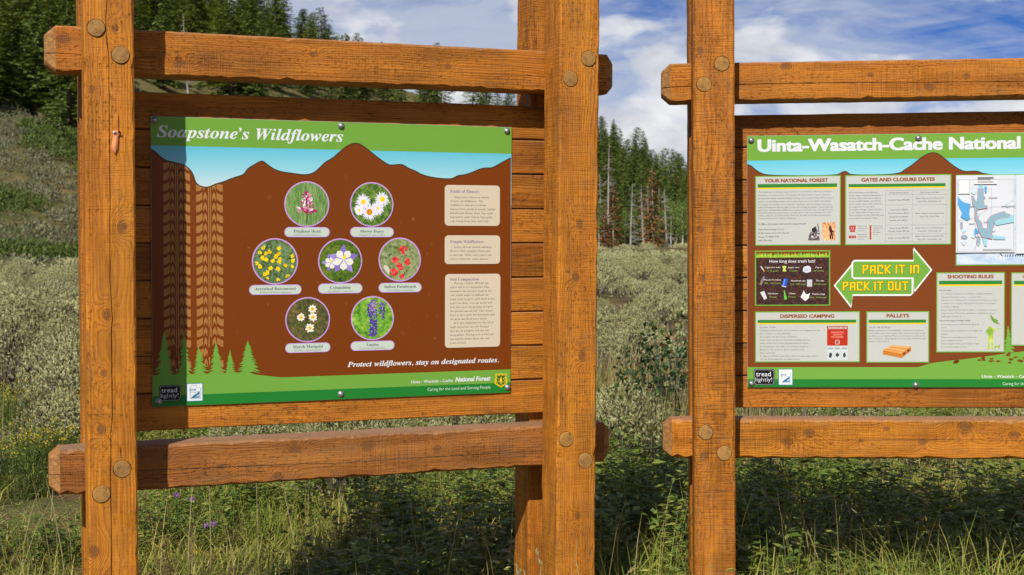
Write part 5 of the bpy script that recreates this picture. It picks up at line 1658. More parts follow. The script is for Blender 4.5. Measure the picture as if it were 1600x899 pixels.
for a, c_, wd in ((.15, .62, .03), (.55, .74, .03), (.78, .62, .05), (.20, .38, .02), (.46, .40, .025), (.3, .2, .02), (.45, .02, .10)):
    P.rect((bx_[0] + a * wx, bx_[1] + c_ * wz, bx_[0] + a * wx + wd, bx_[1] + c_ * wz + .002), INKLT, LV0 + 1.6)
P.build('map_print', ms)
tag(ms, 'white paper map with blue lakes and pink forest outline taped on the sign', 'map')
ns = sheet('notice_sheet', D['R_paper2'], .0065, 4, M_sheet)
ns.matrix_world = RS.matrix_world
tag(ns, 'blank white sheet posted beside the map, cut by the picture edge', 'paper sheet')

# ------------------------------------------------------------------ vegetation
M_bark = NT('bark')
oc = M_bark.new('ShaderNodeTexCoord').outputs['Object']
set_bsdf(M_bark, M_bark.mix(M_bark.noise(M_bark.map(oc, (6, 6, 1.2)), 2, 4), (.06, .042, .03), (.17, .13, .10)), .9, .1)
M_bark = M_bark.m
t = NT('aspen_bark')
oc = t.new('ShaderNodeTexCoord').outputs['Object']
set_bsdf(t, t.mix(t.ramp(t.noise(t.map(oc, (3, 3, 2.5)), 1.5, 4), [(.55, 0), (.65, 1)]), (.52, .50, .43), (.10, .09, .075)), .8, .2)
M_aspen = t.m
t = NT('dead_grey_wood')
oc = t.new('ShaderNodeTexCoord').outputs['Object']
set_bsdf(t, t.mix(t.noise(t.map(oc, (6, 6, 1.2)), 2, 4), (.22, .195, .17), (.46, .42, .38)), .9, .1)
M_dead = t.m
M_fir = leafmat('fir_needles', [(0, (.045, .075, .014)), (.4, (.115, .160, .030)), (.8, (.195, .230, .050)), (1, (.27, .29, .08))], .65, .28, .2, .5)
M_fir2 = leafmat('spruce_needles', [(0, (.050, .090, .020)), (.5, (.135, .195, .045)), (1, (.24, .285, .085))], .65, .28, .2, .5)
M_rust = leafmat('rust_needles', [(0, (.13, .052, .018)), (.5, (.26, .100, .036)), (1, (.38, .18, .075))], .75, .15, .1)
M_aspl = leafmat('aspen_leaves', [(0, (.075, .13, .026)), (.5, (.165, .245, .05)), (1, (.26, .33, .09))], .5, .35, .3, .2)
M_sage = leafmat('sage_leaves', [(0, (.165, .148, .070)), (.3, (.300, .292, .140)), (.65, (.43, .430, .225)), (1, (.56, .55, .32))], .8, .15, .15, .30, .45, 1.1)
M_sagestem = leafmat('sage_twigs', [(0, (.060, .048, .036)), (1, (.16, .135, .105))], .9, 0, .1)
M_grass = leafmat('grass_blades', [(0, (.062, .100, .012)), (.30, (.165, .225, .026)), (.58, (.300, .310, .050)), (.80, (.42, .35, .10)), (1, (.58, .46, .20))], .55, .2, .3, 0, .5, 1.9)
M_straw = leafmat('dry_grass', [(0, (.22, .19, .07)), (.5, (.34, .28, .12)), (1, (.46, .39, .19))], .6, .3, .25)
M_forb = leafmat('weed_leaves', [(0, (.042, .085, .012)), (.38, (.110, .172, .024)), (.68, (.215, .250, .046)), (.84, (.37, .32, .080)), (.94, (.38, .20, .090)), (1, (.34, .10, .05))], .5, .2, .35, 0, .4, 2.3)
M_rose = leafmat('rose_leaves', [(0, (.016, .042, .012)), (.5, (.034, .080, .022)), (.9, (.070, .125, .035)), (1, (.22, .06, .03))], .42, .3, .4)
M_yel = leafmat('yellow_florets', [(0, (.36, .25, .012)), (.6, (.60, .44, .020)), (1, (.74, .60, .06))], .6, .25, .2)
M_pur = leafmat('purple_florets', [(0, (.24, .10, .36)), (1, (.48, .26, .58))], .6, .25, .2)
M_rabbit = leafmat('rabbitbrush_leaves', [(0, (.045, .075, .016)), (.5, (.085, .130, .026)), (1, (.15, .19, .05))], .6, .3, .25)
M_shrub = leafmat('shrub_leaves', [(0, (.045, .075, .016)), (.5, (.095, .135, .030)), (1, (.17, .195, .055))], .6, .25, .2, 0, .3, .4)


def rot_frames(d, rg):
    """two unit vectors perpendicular to each direction"""
    a = rg.normal(size=d.shape)
    s = np.cross(d, a)
    s /= np.linalg.norm(s, axis=1, keepdims=True) + 1e-9
    return s, np.cross(d, s)


def leaves(P, Dr, L, Wd, rg, fold=0.0, droop=0.0, side=None):
    """kite-shaped leaves (two triangles sharing the midrib): base points P, unit directions Dr, lengths L, widths Wd"""
    n = len(P)
    if side is None:
        side, nrm = rot_frames(Dr, rg)
    else:
        nrm = np.cross(Dr, side)
    L = np.broadcast_to(L, (n,))[:, None]
    Wd = np.broadcast_to(Wd, (n,))[:, None]
    tip = P + Dr * L
    tip[:, 2] -= droop * L[:, 0]
    mid = P + Dr * L * .45
    up = nrm * Wd * fold
    a, b = mid + side * Wd * .5 + up, mid - side * Wd * .5 + up
    V = np.stack([P, a, tip, b], 1).reshape(-1, 3)
    k = np.arange(n)[:, None] * 4
    return V, np.concatenate([k + [0, 1, 2], k + [0, 2, 3]], 0)


def cat(parts):
    Vs, Fs, b = [], [], 0
    for V_, F_ in parts:
        Vs.append(V_)
        Fs.append(F_ + b)
        b += len(V_)
    return np.concatenate(Vs), np.concatenate(Fs)


def tube_np(path, rads, n=6):
    path = np.asarray(path, float)
    V, F = [], []
    for i, (p, r) in enumerate(zip(path, rads)):
        d = path[min(i + 1, len(path) - 1)] - path[max(i - 1, 0)]
        d /= np.linalg.norm(d) + 1e-9
        a = np.cross(d, [0.3, .9, .2])
        a /= np.linalg.norm(a) + 1e-9
        b = np.cross(d, a)
        for k in range(n):
            th = 2 * np.pi * k / n
            V.append(p + r * (np.cos(th) * a + np.sin(th) * b))
    for i in range(len(path) - 1):
        for k in range(n):
            p0, p1 = i * n + k, i * n + (k + 1) % n
            F += [(p0, p1, p1 + n), (p0, p1 + n, p0 + n)]
    return np.array(V), np.array(F)


def conifer(H, R, seed, per=7, dz=.33, ls=.62, bare=.06, rag=.25, shape=.85, spray=15):
    rg = np.random.default_rng(seed)
    Ps, Ds, Ls, Sd = [], [], [], []
    z = bare * H
    while z < H * .985:
        f = (z - bare * H) / (H * (1 - bare))
        Lmax = R * ((1 - f) ** shape) * (.55 + .45 * min(1, f / .12)) + .12
        for k in range(max(3, int(per * (1 - .45 * f)))):
            if rg.random() < .10: continue
            a = rg.uniform(0, 2 * np.pi)
            L = Lmax * rg.uniform(1 - rag * 1.6, 1 + rag * .6)
            up = .55 * f - .22 + rg.uniform(-.12, .12)
            d = np.array([np.cos(a), np.sin(a), up])
            d /= np.linalg.norm(d)
            ns = max(2, int(spray * L / R + 2))
            for j in range(ns):
                s = (j + rg.uniform(.2, .9)) / ns
                s = .12 + .88 * s
                sag = -.18 * L * s * s + .06 * L * s ** 4
                p = np.array([0, 0, z + rg.uniform(-.1, .1)]) + d * L * s + [0, 0, sag]
                yaw = a + rg.choice((-1, 1)) * rg.uniform(.2, .95)
                dd = np.array([np.cos(yaw), np.sin(yaw), rg.uniform(-.35, .30)])
                dd /= np.linalg.norm(dd)
                Ps.append(p - dd * .1)
                Ds.append(dd)
                Ls.append(ls * rg.uniform(.6, 1.15) * (1 - .35 * f))
                sv = np.cross(dd, [0, 0, 1.0]) + rg.normal(size=3) * .35
                Sd.append(sv / np.linalg.norm(sv))
        z += dz * (1 - .3 * f) * rg.uniform(.8, 1.2)
    Ps, Ds, Ls, Sd = map(np.array, (Ps, Ds, Ls, Sd))
    V1, F1 = leaves(Ps, Ds, Ls, Ls * .46, rg, .12, .12, Sd)
    return V1, F1


def trunk(H, r, seed, lean=.0, n=7):
    rg = np.random.default_rng(seed)
    zs = np.linspace(-.3, H, 9)
    ox = np.cumsum(rg.normal(size=9)) * .012 * H / 9 + lean * zs
    oy = np.cumsum(rg.normal(size=9)) * .012 * H / 9
    return tube_np(np.stack([ox, oy, zs], 1), r * (1 - .94 * np.clip(zs / H, 0, 1)) + .006, n)


def snag(H, r, seed):
    rg = np.random.default_rng(seed)
    parts = [trunk(H, r, seed)]
    for k in range(46):
        z = H * rg.uniform(.15, .97)
        a = rg.uniform(0, 6.28)
        L = (1 - z / H) * H * .16 * rg.uniform(.4, 1.2) + .3
        p0 = np.array([0, 0, z])
        e_ = p0 + [np.cos(a) * L, np.sin(a) * L, -L * rg.uniform(.05, .45)]
        m_2 = (p0 + e_) / 2 + [0, 0, L * .06]
        parts.append(tube_np([p0, m_2, e_], [.035, .022, .008], 3))
        for _ in range(3):
            f = rg.uniform(.3, .9)
            q_ = p0 + (e_ - p0) * f
            b_ = a + rg.uniform(-1, 1)
            parts.append(tube_np([q_, q_ + [np.cos(b_) * L * .35, np.sin(b_) * L * .35, -.1 * L]], [.014, .005], 3))
    return cat(parts)


def aspen(H, seed):
    rg = np.random.default_rng(seed)
    n = 1300
    z = H * (.38 + .62 * rg.beta(1.3, 1.3, n))
    f = (z / H - .38) / .62
    R = H * .14 * np.sin(np.pi * np.clip(f * .9 + .08, 0, 1)) ** .8 + .12
    # clumps
    ck = rg.integers(0, 60, n)
    ca, cr, cz = rg.uniform(0, 6.28, 60), np.sqrt(rg.random(60)), rg.random(60)
    zc = H * (.40 + .58 * cz)
    fc = (zc / H - .38) / .62
    Rc_ = H * .15 * np.sin(np.pi * np.clip(fc * .9 + .08, 0, 1)) ** .8
    P = np.stack([np.cos(ca) * Rc_ * cr, np.sin(ca) * Rc_ * cr, zc], 1)[ck] + rg.normal(size=(n, 3)) * [.34, .34, .30]
    Dr = rg.normal(size=(n, 3))
    Dr /= np.linalg.norm(Dr, axis=1, keepdims=True)
    return leaves(P, Dr, rg.uniform(.16, .30, n), rg.uniform(.12, .22, n), rg, .1)


def proto(pairs):
    return pairs


def mk(name, VF, mat, smooth=False):
    me = mesh_np(name, VF[0], VF[1], smooth=smooth)
    me.materials.append(mat)
    return me


CON = []
for k, (H, R, per, rag, shp, mat) in enumerate([(12, 3.0, 13, .3, .65, M_fir), (13, 2.8, 13, .3, .6, M_fir), (10.5, 2.9, 13, .35, .6, M_fir), (14, 2.3, 10, .28, .8, M_fir2), (9, 2.1, 11, .3, .85, M_fir2), (12.5, 3.5, 13, .4, .5, M_fir)]):
    CON.append((H, mk('conifer_crown', conifer(H, R, 100 + k, per + 3, .36, .60, .07, rag, shp), mat), mk('conifer_trunk', trunk(H * .96, .18, k), M_bark, True)))
SPIRE = (14, mk('spire_crown', conifer(14, 1.55, 150, 7, .34, .62, .12, .3, 1.0), M_fir2), mk('spire_trunk', trunk(13.8, .15, 50), M_bark, True))
RUST = [(9.5, mk('rust_crown', conifer(9.5, 2.0, 160 + k, 10, .40, .58, .06, .35, .85, 10), M_rust), mk('rust_trunk', trunk(9.4, .13, 60 + k), M_dead, True)) for k in range(2)]
ASP = [(h, mk('aspen_crown', aspen(h, 170 + k), M_aspl), mk('aspen_trunk', trunk(h * .95, .13, 70 + k, .01), M_aspen, True)) for k, h in enumerate((9.0, 8.0, 10.0))]
SNAG = [(h, None, mk('snag_trunk', snag(h, .16, 180 + k), M_dead)) for k, h in enumerate((13.5, 10.0, 8.0))]
SAPL = (3.6, mk('sapling_crown', conifer(3.6, .85, 190, 7, .16, .34, .05, .25, .9, 6), M_fir2), mk('sapling_trunk', trunk(3.5, .05, 90), M_bark, True))


def tree(name, pr, x, y, scale, label, cat_, group, lean=0.0, fat=1.0):
    z = float(ground_z(x, y))
    r = empty(name, (x, y, z - .05), random.uniform(0, 6.28))
    r.scale = (scale * fat, scale * fat, scale)
    r.rotation_euler = (lean * random.uniform(-1, 1), lean, random.uniform(0, 6.28))
    H, cr, tk = pr
    if cr is not None:
        obj('crown', cr, r)
    obj('trunk', tk, r)
    return tag(r, label, cat_, group)


def px(x, y, z):
    f = 2140.0
    c, s_ = math.cos(-.0395), math.sin(-.0395)
    zz_ = z - CAM_H
    yf = y * c + zz_ * s_
    return 800 + f * x / yf, 449.5 - f * (-y * s_ + zz_ * c) / yf


# forest on the hillside: clumped stands with open slope between them
random.seed(21)
n_hill = 0
quota = {'left': 165, 'ridge': 110, 'far': 85}
placed = []
dens = lambda x, y: mnoise.noise(Vector((x * .018, y * .018, 3.3))) * .5 + mnoise.noise(Vector((x * .05, y * .05, 1.3))) * .3
cand = []
for _ in range(12000):
    tt = random.uniform(-.47, .15)
    d = math.sqrt(random.uniform(100 ** 2, 400 ** 2))
    x, y = d * tt / math.sqrt(1 + tt * tt), d / math.sqrt(1 + tt * tt)
    cand.append((d, tt, x, y))
for d, tt, x, y in sorted(cand, key=lambda c_: (not c_[1] > .04, c_[1] > -.29, c_[0] if c_[1] < -.29 else hash(round(c_[0] * 1e4)) % 9973)):
    F = float(np.interp(tt, HT[:, 0], HT[:, 1]))
    Rc = float(np.interp(tt, HT[:, 0], HT[:, 2]))
    k = (d - F) / (Rc - F)
    left = tt < -.30
    if k < (.11 if left else .20) or k > 1.12: continue
    if left and k < .135 + .05 * mnoise.noise(Vector((x * .06, 7, y * .06))): continue
    thr = -.02 if not left else (-.7 if k > .17 else -.30)
    if tt > -.25 and k > .88: thr = -.08
    if tt > .04: thr = -.25
    if dens(x, y) < thr: continue
    sp = 3.4 if left else (3.8 if tt > .04 else 4.4)
    if any((x - a) ** 2 + (y - b) ** 2 < sp * sp for a, b in placed): continue
    z = float(ground_z(x, y))
    ppx, ptop = px(x, y, z + 13)
    _, pbase = px(x, y, z)
    vis = (ppx < 160) or (ptop < 170 and pbase > 0 and ppx < 860 and (pbase > -10)) or (915 < ppx < 1090)
    if ptop > 900 or pbase < -25 or ppx < -70 or not vis: continue
    if 170 < ppx < 860 and ptop > 40 + .05 * (ppx - 200) and random.random() < .62: continue
    reg = 'left' if ppx < 160 else ('ridge' if ppx < 860 else 'far')
    if quota[reg] <= 0: continue
    quota[reg] -= 1
    placed.append((x, y))
    sc = random.uniform(.72, 1.18) * (.84 if left else (.80 if tt > .04 else 1.0))
    if ppx < 160:
        lab, grp = 'dark green conifer in the dense hillside forest beyond the cracked post', 'conifers of the dense hillside forest'
    elif ppx < 860:
        lab, grp = 'dark green conifer on the ridge above the wildflower sign', 'conifers on the ridge above the wildflower sign'
    else:
        lab, grp = 'dark green conifer on the far slope between the two frames', 'conifers on the far slope between the frames'
    dead = random.random() < .035
    if dead:
        tree('dead_tree', random.choice(SNAG), x, y, sc * .8, 'bare grey dead tree among the hillside conifers', 'dead tree', 'dead trees on the hillside', .05)
    else:
        tree('conifer_tree', random.choice(CON), x, y, sc, lab, 'tree', grp, .02, random.uniform(1.0, 1.35))
    n_hill += 1
    if n_hill > 330: break


def at(pxl, d):
    """ground point at image bearing pxl and distance d, used to set out the wood's edge"""
    tt = (pxl - 800) / 2140
    return d * tt / math.sqrt(1 + tt * tt), d / math.sqrt(1 + tt * tt)


# wood at the far edge of the meadow, seen between the two frames
EDGE = [
    ('snag', 0, 950, 138, 1.05), ('snag', 1, 938, 150, .95), ('snag', 1, 985, 140, .9), ('snag', 2, 1006, 139, 1.05), ('snag', 1, 1012, 150, .85), ('snag', 2, 1042, 139, 1.0), ('snag', 1, 1030, 156, .8),
    ('rust', 0, 958, 137, .78), ('rust', 1, 1020, 136, .95), ('rust', 0, 944, 136, .55), ('rust', 1, 1003, 149, .7),
    ('spire', 0, 1051, 152, .98), ('con', 3, 975, 156, .92), ('con', 0, 968, 147, .80), ('con', 4, 982, 144, .95), ('con', 4, 990, 147, .85), ('con', 3, 1000, 158, .90), ('con', 4, 1032, 150, .95), ('con', 0, 1062, 154, .70),
    ('con', 4, 1070, 150, .72), ('con', 1, 935, 158, .98), ('con', 1, 960, 162, .92), ('con', 0, 1045, 162, .75), ('con', 3, 1015, 160, .8), ('con', 4, 996, 142, .62), ('con', 4, 946, 150, .8),
    ('asp', 0, 936, 139, .80), ('asp', 1, 961, 140, .62), ('asp', 2, 976, 142, .62), ('asp', 0, 991, 143, .70), ('asp', 1, 1036, 142, .72), ('asp', 2, 1048, 141, .70), ('asp', 0, 1057, 143, .75), ('asp', 1, 1067, 140, .78), ('asp', 2, 1074, 143, .7), ('asp', 0, 1006, 145, .62), ('asp', 1, 1079, 141, .8), ('asp', 2, 930, 142, .7),
]
KIND = {'snag': (SNAG, 'dead_tree', 'dead tree'), 'rust': (RUST, 'conifer_tree', 'tree'), 'spire': ([SPIRE], 'conifer_tree', 'tree'), 'con': (CON, 'conifer_tree', 'tree'), 'asp': (ASP, 'aspen_tree', 'tree')}
for i, (kd, k, pxl, d, sc) in enumerate(EDGE):
    x, y = at(pxl, d)
    pr, nm, ct = KIND[kd]
    lab = {'snag': 'bare grey dead tree at the meadow edge between the frames', 'rust': 'small rust-brown dying conifer at the meadow edge', 'spire': 'slender spire conifer standing above its neighbours at the meadow edge',
           'con': 'green conifer at the far meadow edge between the frames', 'asp': 'pale-trunked aspen with light green leaves at the meadow edge'}[kd]
    grp = {'snag': 'dead trees at the meadow edge', 'rust': 'rust-brown conifers at the meadow edge', 'con': 'green conifers at the meadow edge', 'asp': 'aspens at the meadow edge'}.get(kd)
    if i == 0: lab, grp = 'tallest grey dead tree, close beside the right post of the wildflower sign', None
    if i == 8: lab, grp = 'largest rust-red dying conifer in the middle of the meadow edge', None
    tree(nm, pr[k], x, y, sc * {'snag': .80, 'rust': .92, 'spire': .80, 'con': .66, 'asp': .72}[kd], lab, ct, grp, .04 if kd == 'snag' else .015)
for i in range(26):
    pxl = random.choice((random.uniform(860, 932), random.uniform(1085, 1500)))
    x, y = at(pxl, random.uniform(150, 170))
    tree('conifer_tree', random.choice(CON), x, y, random.uniform(.45, .68), 'conifer of the wood hidden mostly behind the sign frames', 'tree', 'conifers behind the sign frames')
x, y = at(97, 92)
tree('conifer_tree', SAPL, x, y, 1.1, 'young conifer standing alone on the open slope left of the cracked post', 'tree', None)
x, y = at(598, 332)
tree('conifer_tree', CON[4], x, y, 1.15, 'lone conifer on the skyline just above the top rail', 'tree', None)


# ---- sagebrush
def sage(seed, R, Hh, n, leaf, per, wd=.22):
    """rounded bush of upright grey sprigs, each sprig a tuft of narrow leaves"""
    rg = np.random.default_rng(seed)
    th = rg.uniform(0, 2 * np.pi, n)
    u = np.sqrt(rg.random(n)) * .90
    lob = 1 + .22 * np.sin(3 * th + seed) + .12 * np.sin(5 * th + 2 * seed)
    x, y = R * u * lob * np.cos(th), R * u * lob * np.sin(th)
    z = Hh * np.sqrt(np.clip(1 - u ** 2 * .93, 0, 1)) * np.where(rg.random(n) < .8, rg.uniform(.82, 1.06, n), rg.uniform(.3, .9, n)) * (1 + .15 * np.sin(4 * x / R + seed))
    base = np.stack([x, y, z - leaf * 1.2], 1)
    d0 = np.stack([x / R * .9, y / R * .9, np.full(n, .9)], 1) + rg.normal(size=(n, 3)) * .25
    d0 /= np.linalg.norm(d0, axis=1, keepdims=True)
    P = np.repeat(base, per, 0) + np.repeat(d0, per, 0) * (rg.random((n * per, 1)) * leaf * 1.6)
    out = np.repeat(np.stack([x / R, y / R, np.full(n, .55)], 1), per, 0)
    out /= np.linalg.norm(out, axis=1, keepdims=True)
    Dr = out * .35 + np.array([0, 0, .75]) + rg.normal(size=(n * per, 3)) * .42
    Dr /= np.linalg.norm(Dr, axis=1, keepdims=True)
    sv = np.cross(out, Dr) + rg.normal(size=Dr.shape) * .22
    sv /= np.linalg.norm(sv, axis=1, keepdims=True) + 1e-9
    L = leaf * rg.uniform(.6, 1.25, n * per)
    return leaves(P, Dr, L, L * wd, rg, .1, 0.0, sv)


def skirt(seed, R, Hh, n, leaf):
    """woody lower part of a bush: short dark twigs under the leaves"""
    rg = np.random.default_rng(seed)
    th = rg.uniform(0, 2 * np.pi, n)
    u = rg.uniform(.55, .92, n)
    P = np.stack([R * u * np.cos(th), R * u * np.sin(th), Hh * rg.uniform(.0, .42, n)], 1)
    Dr = np.stack([np.cos(th) * .4, np.sin(th) * .4, np.full(n, .9)], 1) + rg.normal(size=(n, 3)) * .3
    Dr /= np.linalg.norm(Dr, axis=1, keepdims=True)
    return leaves(P, Dr, leaf * rg.uniform(.8, 1.6, n), leaf * .22, rg)


def twigs(seed, R, Hh, n, r=.006):
    rg = np.random.default_rng(seed)
    parts = []
    for k in range(n):
        a = rg.uniform(0, 6.28)
        u = math.sqrt(rg.random()) * .9
        e_ = np.array([R * u * math.cos(a), R * u * math.sin(a), Hh * math.sqrt(max(0, 1 - u * u)) * 1.02])
        parts.append(tube_np([[0, 0, -.05], e_ * [.45, .45, .5] + rg.normal(size=3) * .03, e_], [r * 1.8, r, r * .4], 3))
    return cat(parts)


SAGE_N = [(mk('sage_foliage', sage(k, .56, .66, 1150, .027, 6, .48), M_sage), mk('sage_stem', cat([twigs(k, .5, .6, 46, .005), skirt(k, .56, .66, 260, .10)]), M_sagestem)) for k in range(4)]
SAGE_M = [(mk('sage_foliage_mid', sage(20 + k, .62, .56, 850, .034, 5, .52), M_sage), mk('sage_stem_mid', cat([twigs(30 + k, .58, .5, 16, .008), skirt(30 + k, .62, .56, 170, .11)]), M_sagestem)) for k in range(4)]


def clear(x, y):
    """keep bushes out of the frames' footprint, the bare soil and the open grass behind them"""
    d = math.hypot(x, y)
    return d < (6.9 if x < -1.6 or -1.3 < x < -.2 else 7.7) or (x + 2.24) ** 2 + (y - 6.75) ** 2 < .9 ** 2


pts_near, pts_far = [], []
rgs = np.random.default_rng(77)
# evenly spaced random points, denser near
for d0, d1, sp in ((6.9, 9.5, .80), (9.5, 16, 1.08), (16, 34, 1.36), (34, 70, 1.7), (70, 160, 2.2)):
    cell = {}
    area = .52 * (d1 ** 2 - d0 ** 2)
    for _ in range(int(area / sp ** 2 * 2.6)):
        tt = rgs.uniform(-.52, .52)
        d = math.sqrt(rgs.uniform(d0 ** 2, d1 ** 2))
        x, y = d * tt / math.sqrt(1 + tt * tt), d / math.sqrt(1 + tt * tt)
        F = float(np.interp(tt, HT[:, 0], HT[:, 1]))
        if d > F + 2 or clear(x, y): continue
        if d < 20 and mnoise.noise(Vector((x * .55, y * .35, .2))) < (-.02 if tt > 0 and d < 15 else -.16): continue
        ck = (int(x // sp), int(y // sp))
        if any((x - a) ** 2 + (y - b) ** 2 < sp * sp for i in (-1, 0, 1) for j in (-1, 0, 1) for a, b in cell.get((ck[0] + i, ck[1] + j), ())): continue
        cell.setdefault(ck, []).append((x, y))
        pts_far.append((d, x, y))
pts_far.sort()
# the sagebrush that shows largest: nearest in the three openings
vis_near = []
rest = []
for d, x, y in pts_far:
    p_ = px(x, y, .35)[0]
    open_ = p_ < 140 or 925 < p_ < 1080 or d < 11
    (vis_near if open_ and len(vis_near) < 290 and d < 48 else rest).append((d, x, y))
for i, (d, x, y) in enumerate(vis_near):
    near = d < 20
    fol, stm = random.choice(SAGE_N if near else SAGE_M)
    sc = random.uniform(.55, 1.25) * (1.0 if d > 12 else (.9 if d > 9 else .72))
    r = empty('sagebrush', (x, y, float(ground_z(x, y))), random.uniform(0, 6.28))
    r.scale = (sc * random.uniform(.85, 1.2), sc, sc * random.uniform(.8, 1.15))
    obj('foliage', fol, r)
    obj('stem', stm, r)
    p_ = px(x, y, .35)[0]
    if p_ < 140:
        lab, grp = 'pale grey-green sagebrush in the meadow left of the cracked post', 'sagebrush left of the cracked post'
    elif p_ > 900:
        lab, grp = 'pale grey-green sagebrush in the meadow between the two frames', 'sagebrush between the frames'
    else:
        lab, grp = 'grey-green sagebrush just behind the wildflower sign', 'sagebrush behind the wildflower sign'
    tag(r, lab, 'shrub', grp)


def scatter(protos, pts, rg, smin=.7, smax=1.2):
    """many copies of small meshes gathered into one"""
    Vs, Fs, b = [], [], 0
    for (x, y, z, sc) in pts:
        V_, F_ = protos[rg.integers(len(protos))]
        a = rg.uniform(0, 6.28)
        c, s_ = math.cos(a) * sc, math.sin(a) * sc
        W = np.empty_like(V_)
        W[:, 0] = V_[:, 0] * c - V_[:, 1] * s_ + x
        W[:, 1] = V_[:, 0] * s_ + V_[:, 1] * c + y
        W[:, 2] = V_[:, 2] * sc * rg.uniform(.8, 1.2) + z
        Vs.append(W)
        Fs.append(F_ + b)
        b += len(V_)
    return np.concatenate(Vs), np.concatenate(Fs)


far_a = [sage(40 + k, .66, .50, 190, .060, 3, .7) for k in range(4)]
far_b = [sage(50 + k, .80, .36, 85, .105, 2, .8) for k in range(4)]
far_c = [sage(55 + k, .42, .46, 44, .13, 2, .6) for k in range(4)]
ra = [(x, y, float(ground_z(x, y)), random.uniform(.55, 1.2)) for d, x, y in rest if d < 45]
rb = [(x, y, float(ground_z(x, y)), random.uniform(.7, 1.25)) for d, x, y in rest if d >= 45]
Va, Fa = scatter(far_a, ra, np.random.default_rng(501))
Vb, Fb = scatter(far_b, rb, np.random.default_rng(502))
V_, F_ = cat([(Va, Fa), (Vb, Fb)])
so = obj('sagebrush_cover', mesh_np('sagebrush_cover', V_, F_), None, [M_sage])
tw_a = [skirt(70 + k, .66, .50, 40, .15) for k in range(4)]
tw_b = [skirt(75 + k, .80, .36, 18, .16) for k in range(4)]
V_, F_ = cat([scatter(tw_a, ra, np.random.default_rng(501)), scatter(tw_b, rb, np.random.default_rng(502))])
obj('twigs', mesh_np('sagebrush_twigs', V_, F_), so, [M_sagestem])['kind'] = 'stuff'
tag(so, 'pale sagebrush covering the far meadow as one mass', 'sagebrush', None, 'stuff')
# open slope of the hill: low sage and green shrubs between dry grass
pts, pts2 = [], []
for k_ in range(6400):
    tt = random.uniform(-.45, -.27) if k_ < 4400 else random.uniform(-.47, .13)
    d = math.sqrt(random.uniform(55 ** 2, (140 if k_ < 4400 else 300) ** 2))
    x, y = d * tt / math.sqrt(1 + tt * tt), d / math.sqrt(1 + tt * tt)
    F = float(np.interp(tt, HT[:, 0], HT[:, 1]))
    if d < F - 3: continue
    n_ = mnoise.noise(Vector((x * .09, y * .09, 5)))
    if n_ > .10:
        if random.random() < .65: pts2.append((x, y, float(ground_z(x, y)), random.uniform(.35, 1.0)))
    elif n_ > -.34 and random.random() < .45:
        pts.append((x, y, float(ground_z(x, y)), random.uniform(.5, 1.35)))
V_, F_ = scatter(far_c, pts, rgs)
M_sage2 = leafmat('slope_sage_leaves', [(0, (.085, .080, .045)), (.4, (.150, .155, .085)), (1, (.28, .28, .175))], .8, .2, .15, 0, .4, .6)
so = obj('slope_sagebrush', mesh_np('slope_sagebrush', V_, F_), None, [M_sage2])
tag(so, 'grey sagebrush dotting the open slope below the forest', 'sagebrush', None, 'stuff')
V_, F_ = scatter([sage(60 + k, .7, .75, 80, .20, 2, .6) for k in range(3)], pts2, rgs)
so = obj('slope_shrubs', mesh_np('slope_shrubs', V_, F_), None, [M_shrub])
tag(so, 'green shrubs scattered over the open slope below the forest', 'shrubs', None, 'stuff')


# ---- grass and weeds around the frames
def blades(xy, H, Wd, rg, bend=.5):
    """curved three-segment grass blades"""
    n = len(xy)
    a = rg.uniform(0, 2 * np.pi, n)
    dirx, diry = np.cos(a), np.sin(a)
    sx, sy = -diry, dirx
    b = bend * rg.uniform(.1, 1.2, n)
    z0 = ground_z(xy[:, 0], xy[:, 1]) - .02
    rows = []
    for f, wf in ((0, 1.0), (.4, .9), (.75, .6), (1.0, 0)):
        off = b * H * f ** 2
        zz_ = z0 + H * f * (1 - .35 * b * f)
        cx, cy = xy[:, 0] + dirx * off, xy[:, 1] + diry * off
        if wf > 0:
            rows.append(np.stack([cx + sx * Wd * wf / 2, cy + sy * Wd * wf / 2, zz_], 1))
            rows.append(np.stack([cx - sx * Wd * wf / 2, cy - sy * Wd * wf / 2, zz_], 1))
        else:
            rows.append(np.stack([cx, cy, zz_], 1))
    V_ = np.stack(rows, 1).reshape(-1, 3)
    k = np.arange(n)[:, None] * 7
    F_ = np.concatenate([k + c_ for c_ in ([0, 1, 3], [0, 3, 2], [2, 3, 5], [2, 5, 4], [4, 5, 6])], 0)
    return V_, F_


def wedge(n, d0, d1, rg, t0=-.50, t1=.50, p=2.0):
    d = (rg.uniform(d0 ** p, d1 ** p, n)) ** (1 / p)
    tt = rg.uniform(t0, t1, n)
    return np.stack([d * tt / np.sqrt(1 + tt * tt), d / np.sqrt(1 + tt * tt)], 1)


def field(xy, s, o):
    return np.sin(xy[:, 0] * s + o) * np.sin(xy[:, 1] * s * 1.13 + o * 2) + .6 * np.sin(xy[:, 0] * s * 2.3 + 1 + o) * np.sin(xy[:, 1] * s * 2.1 + o)


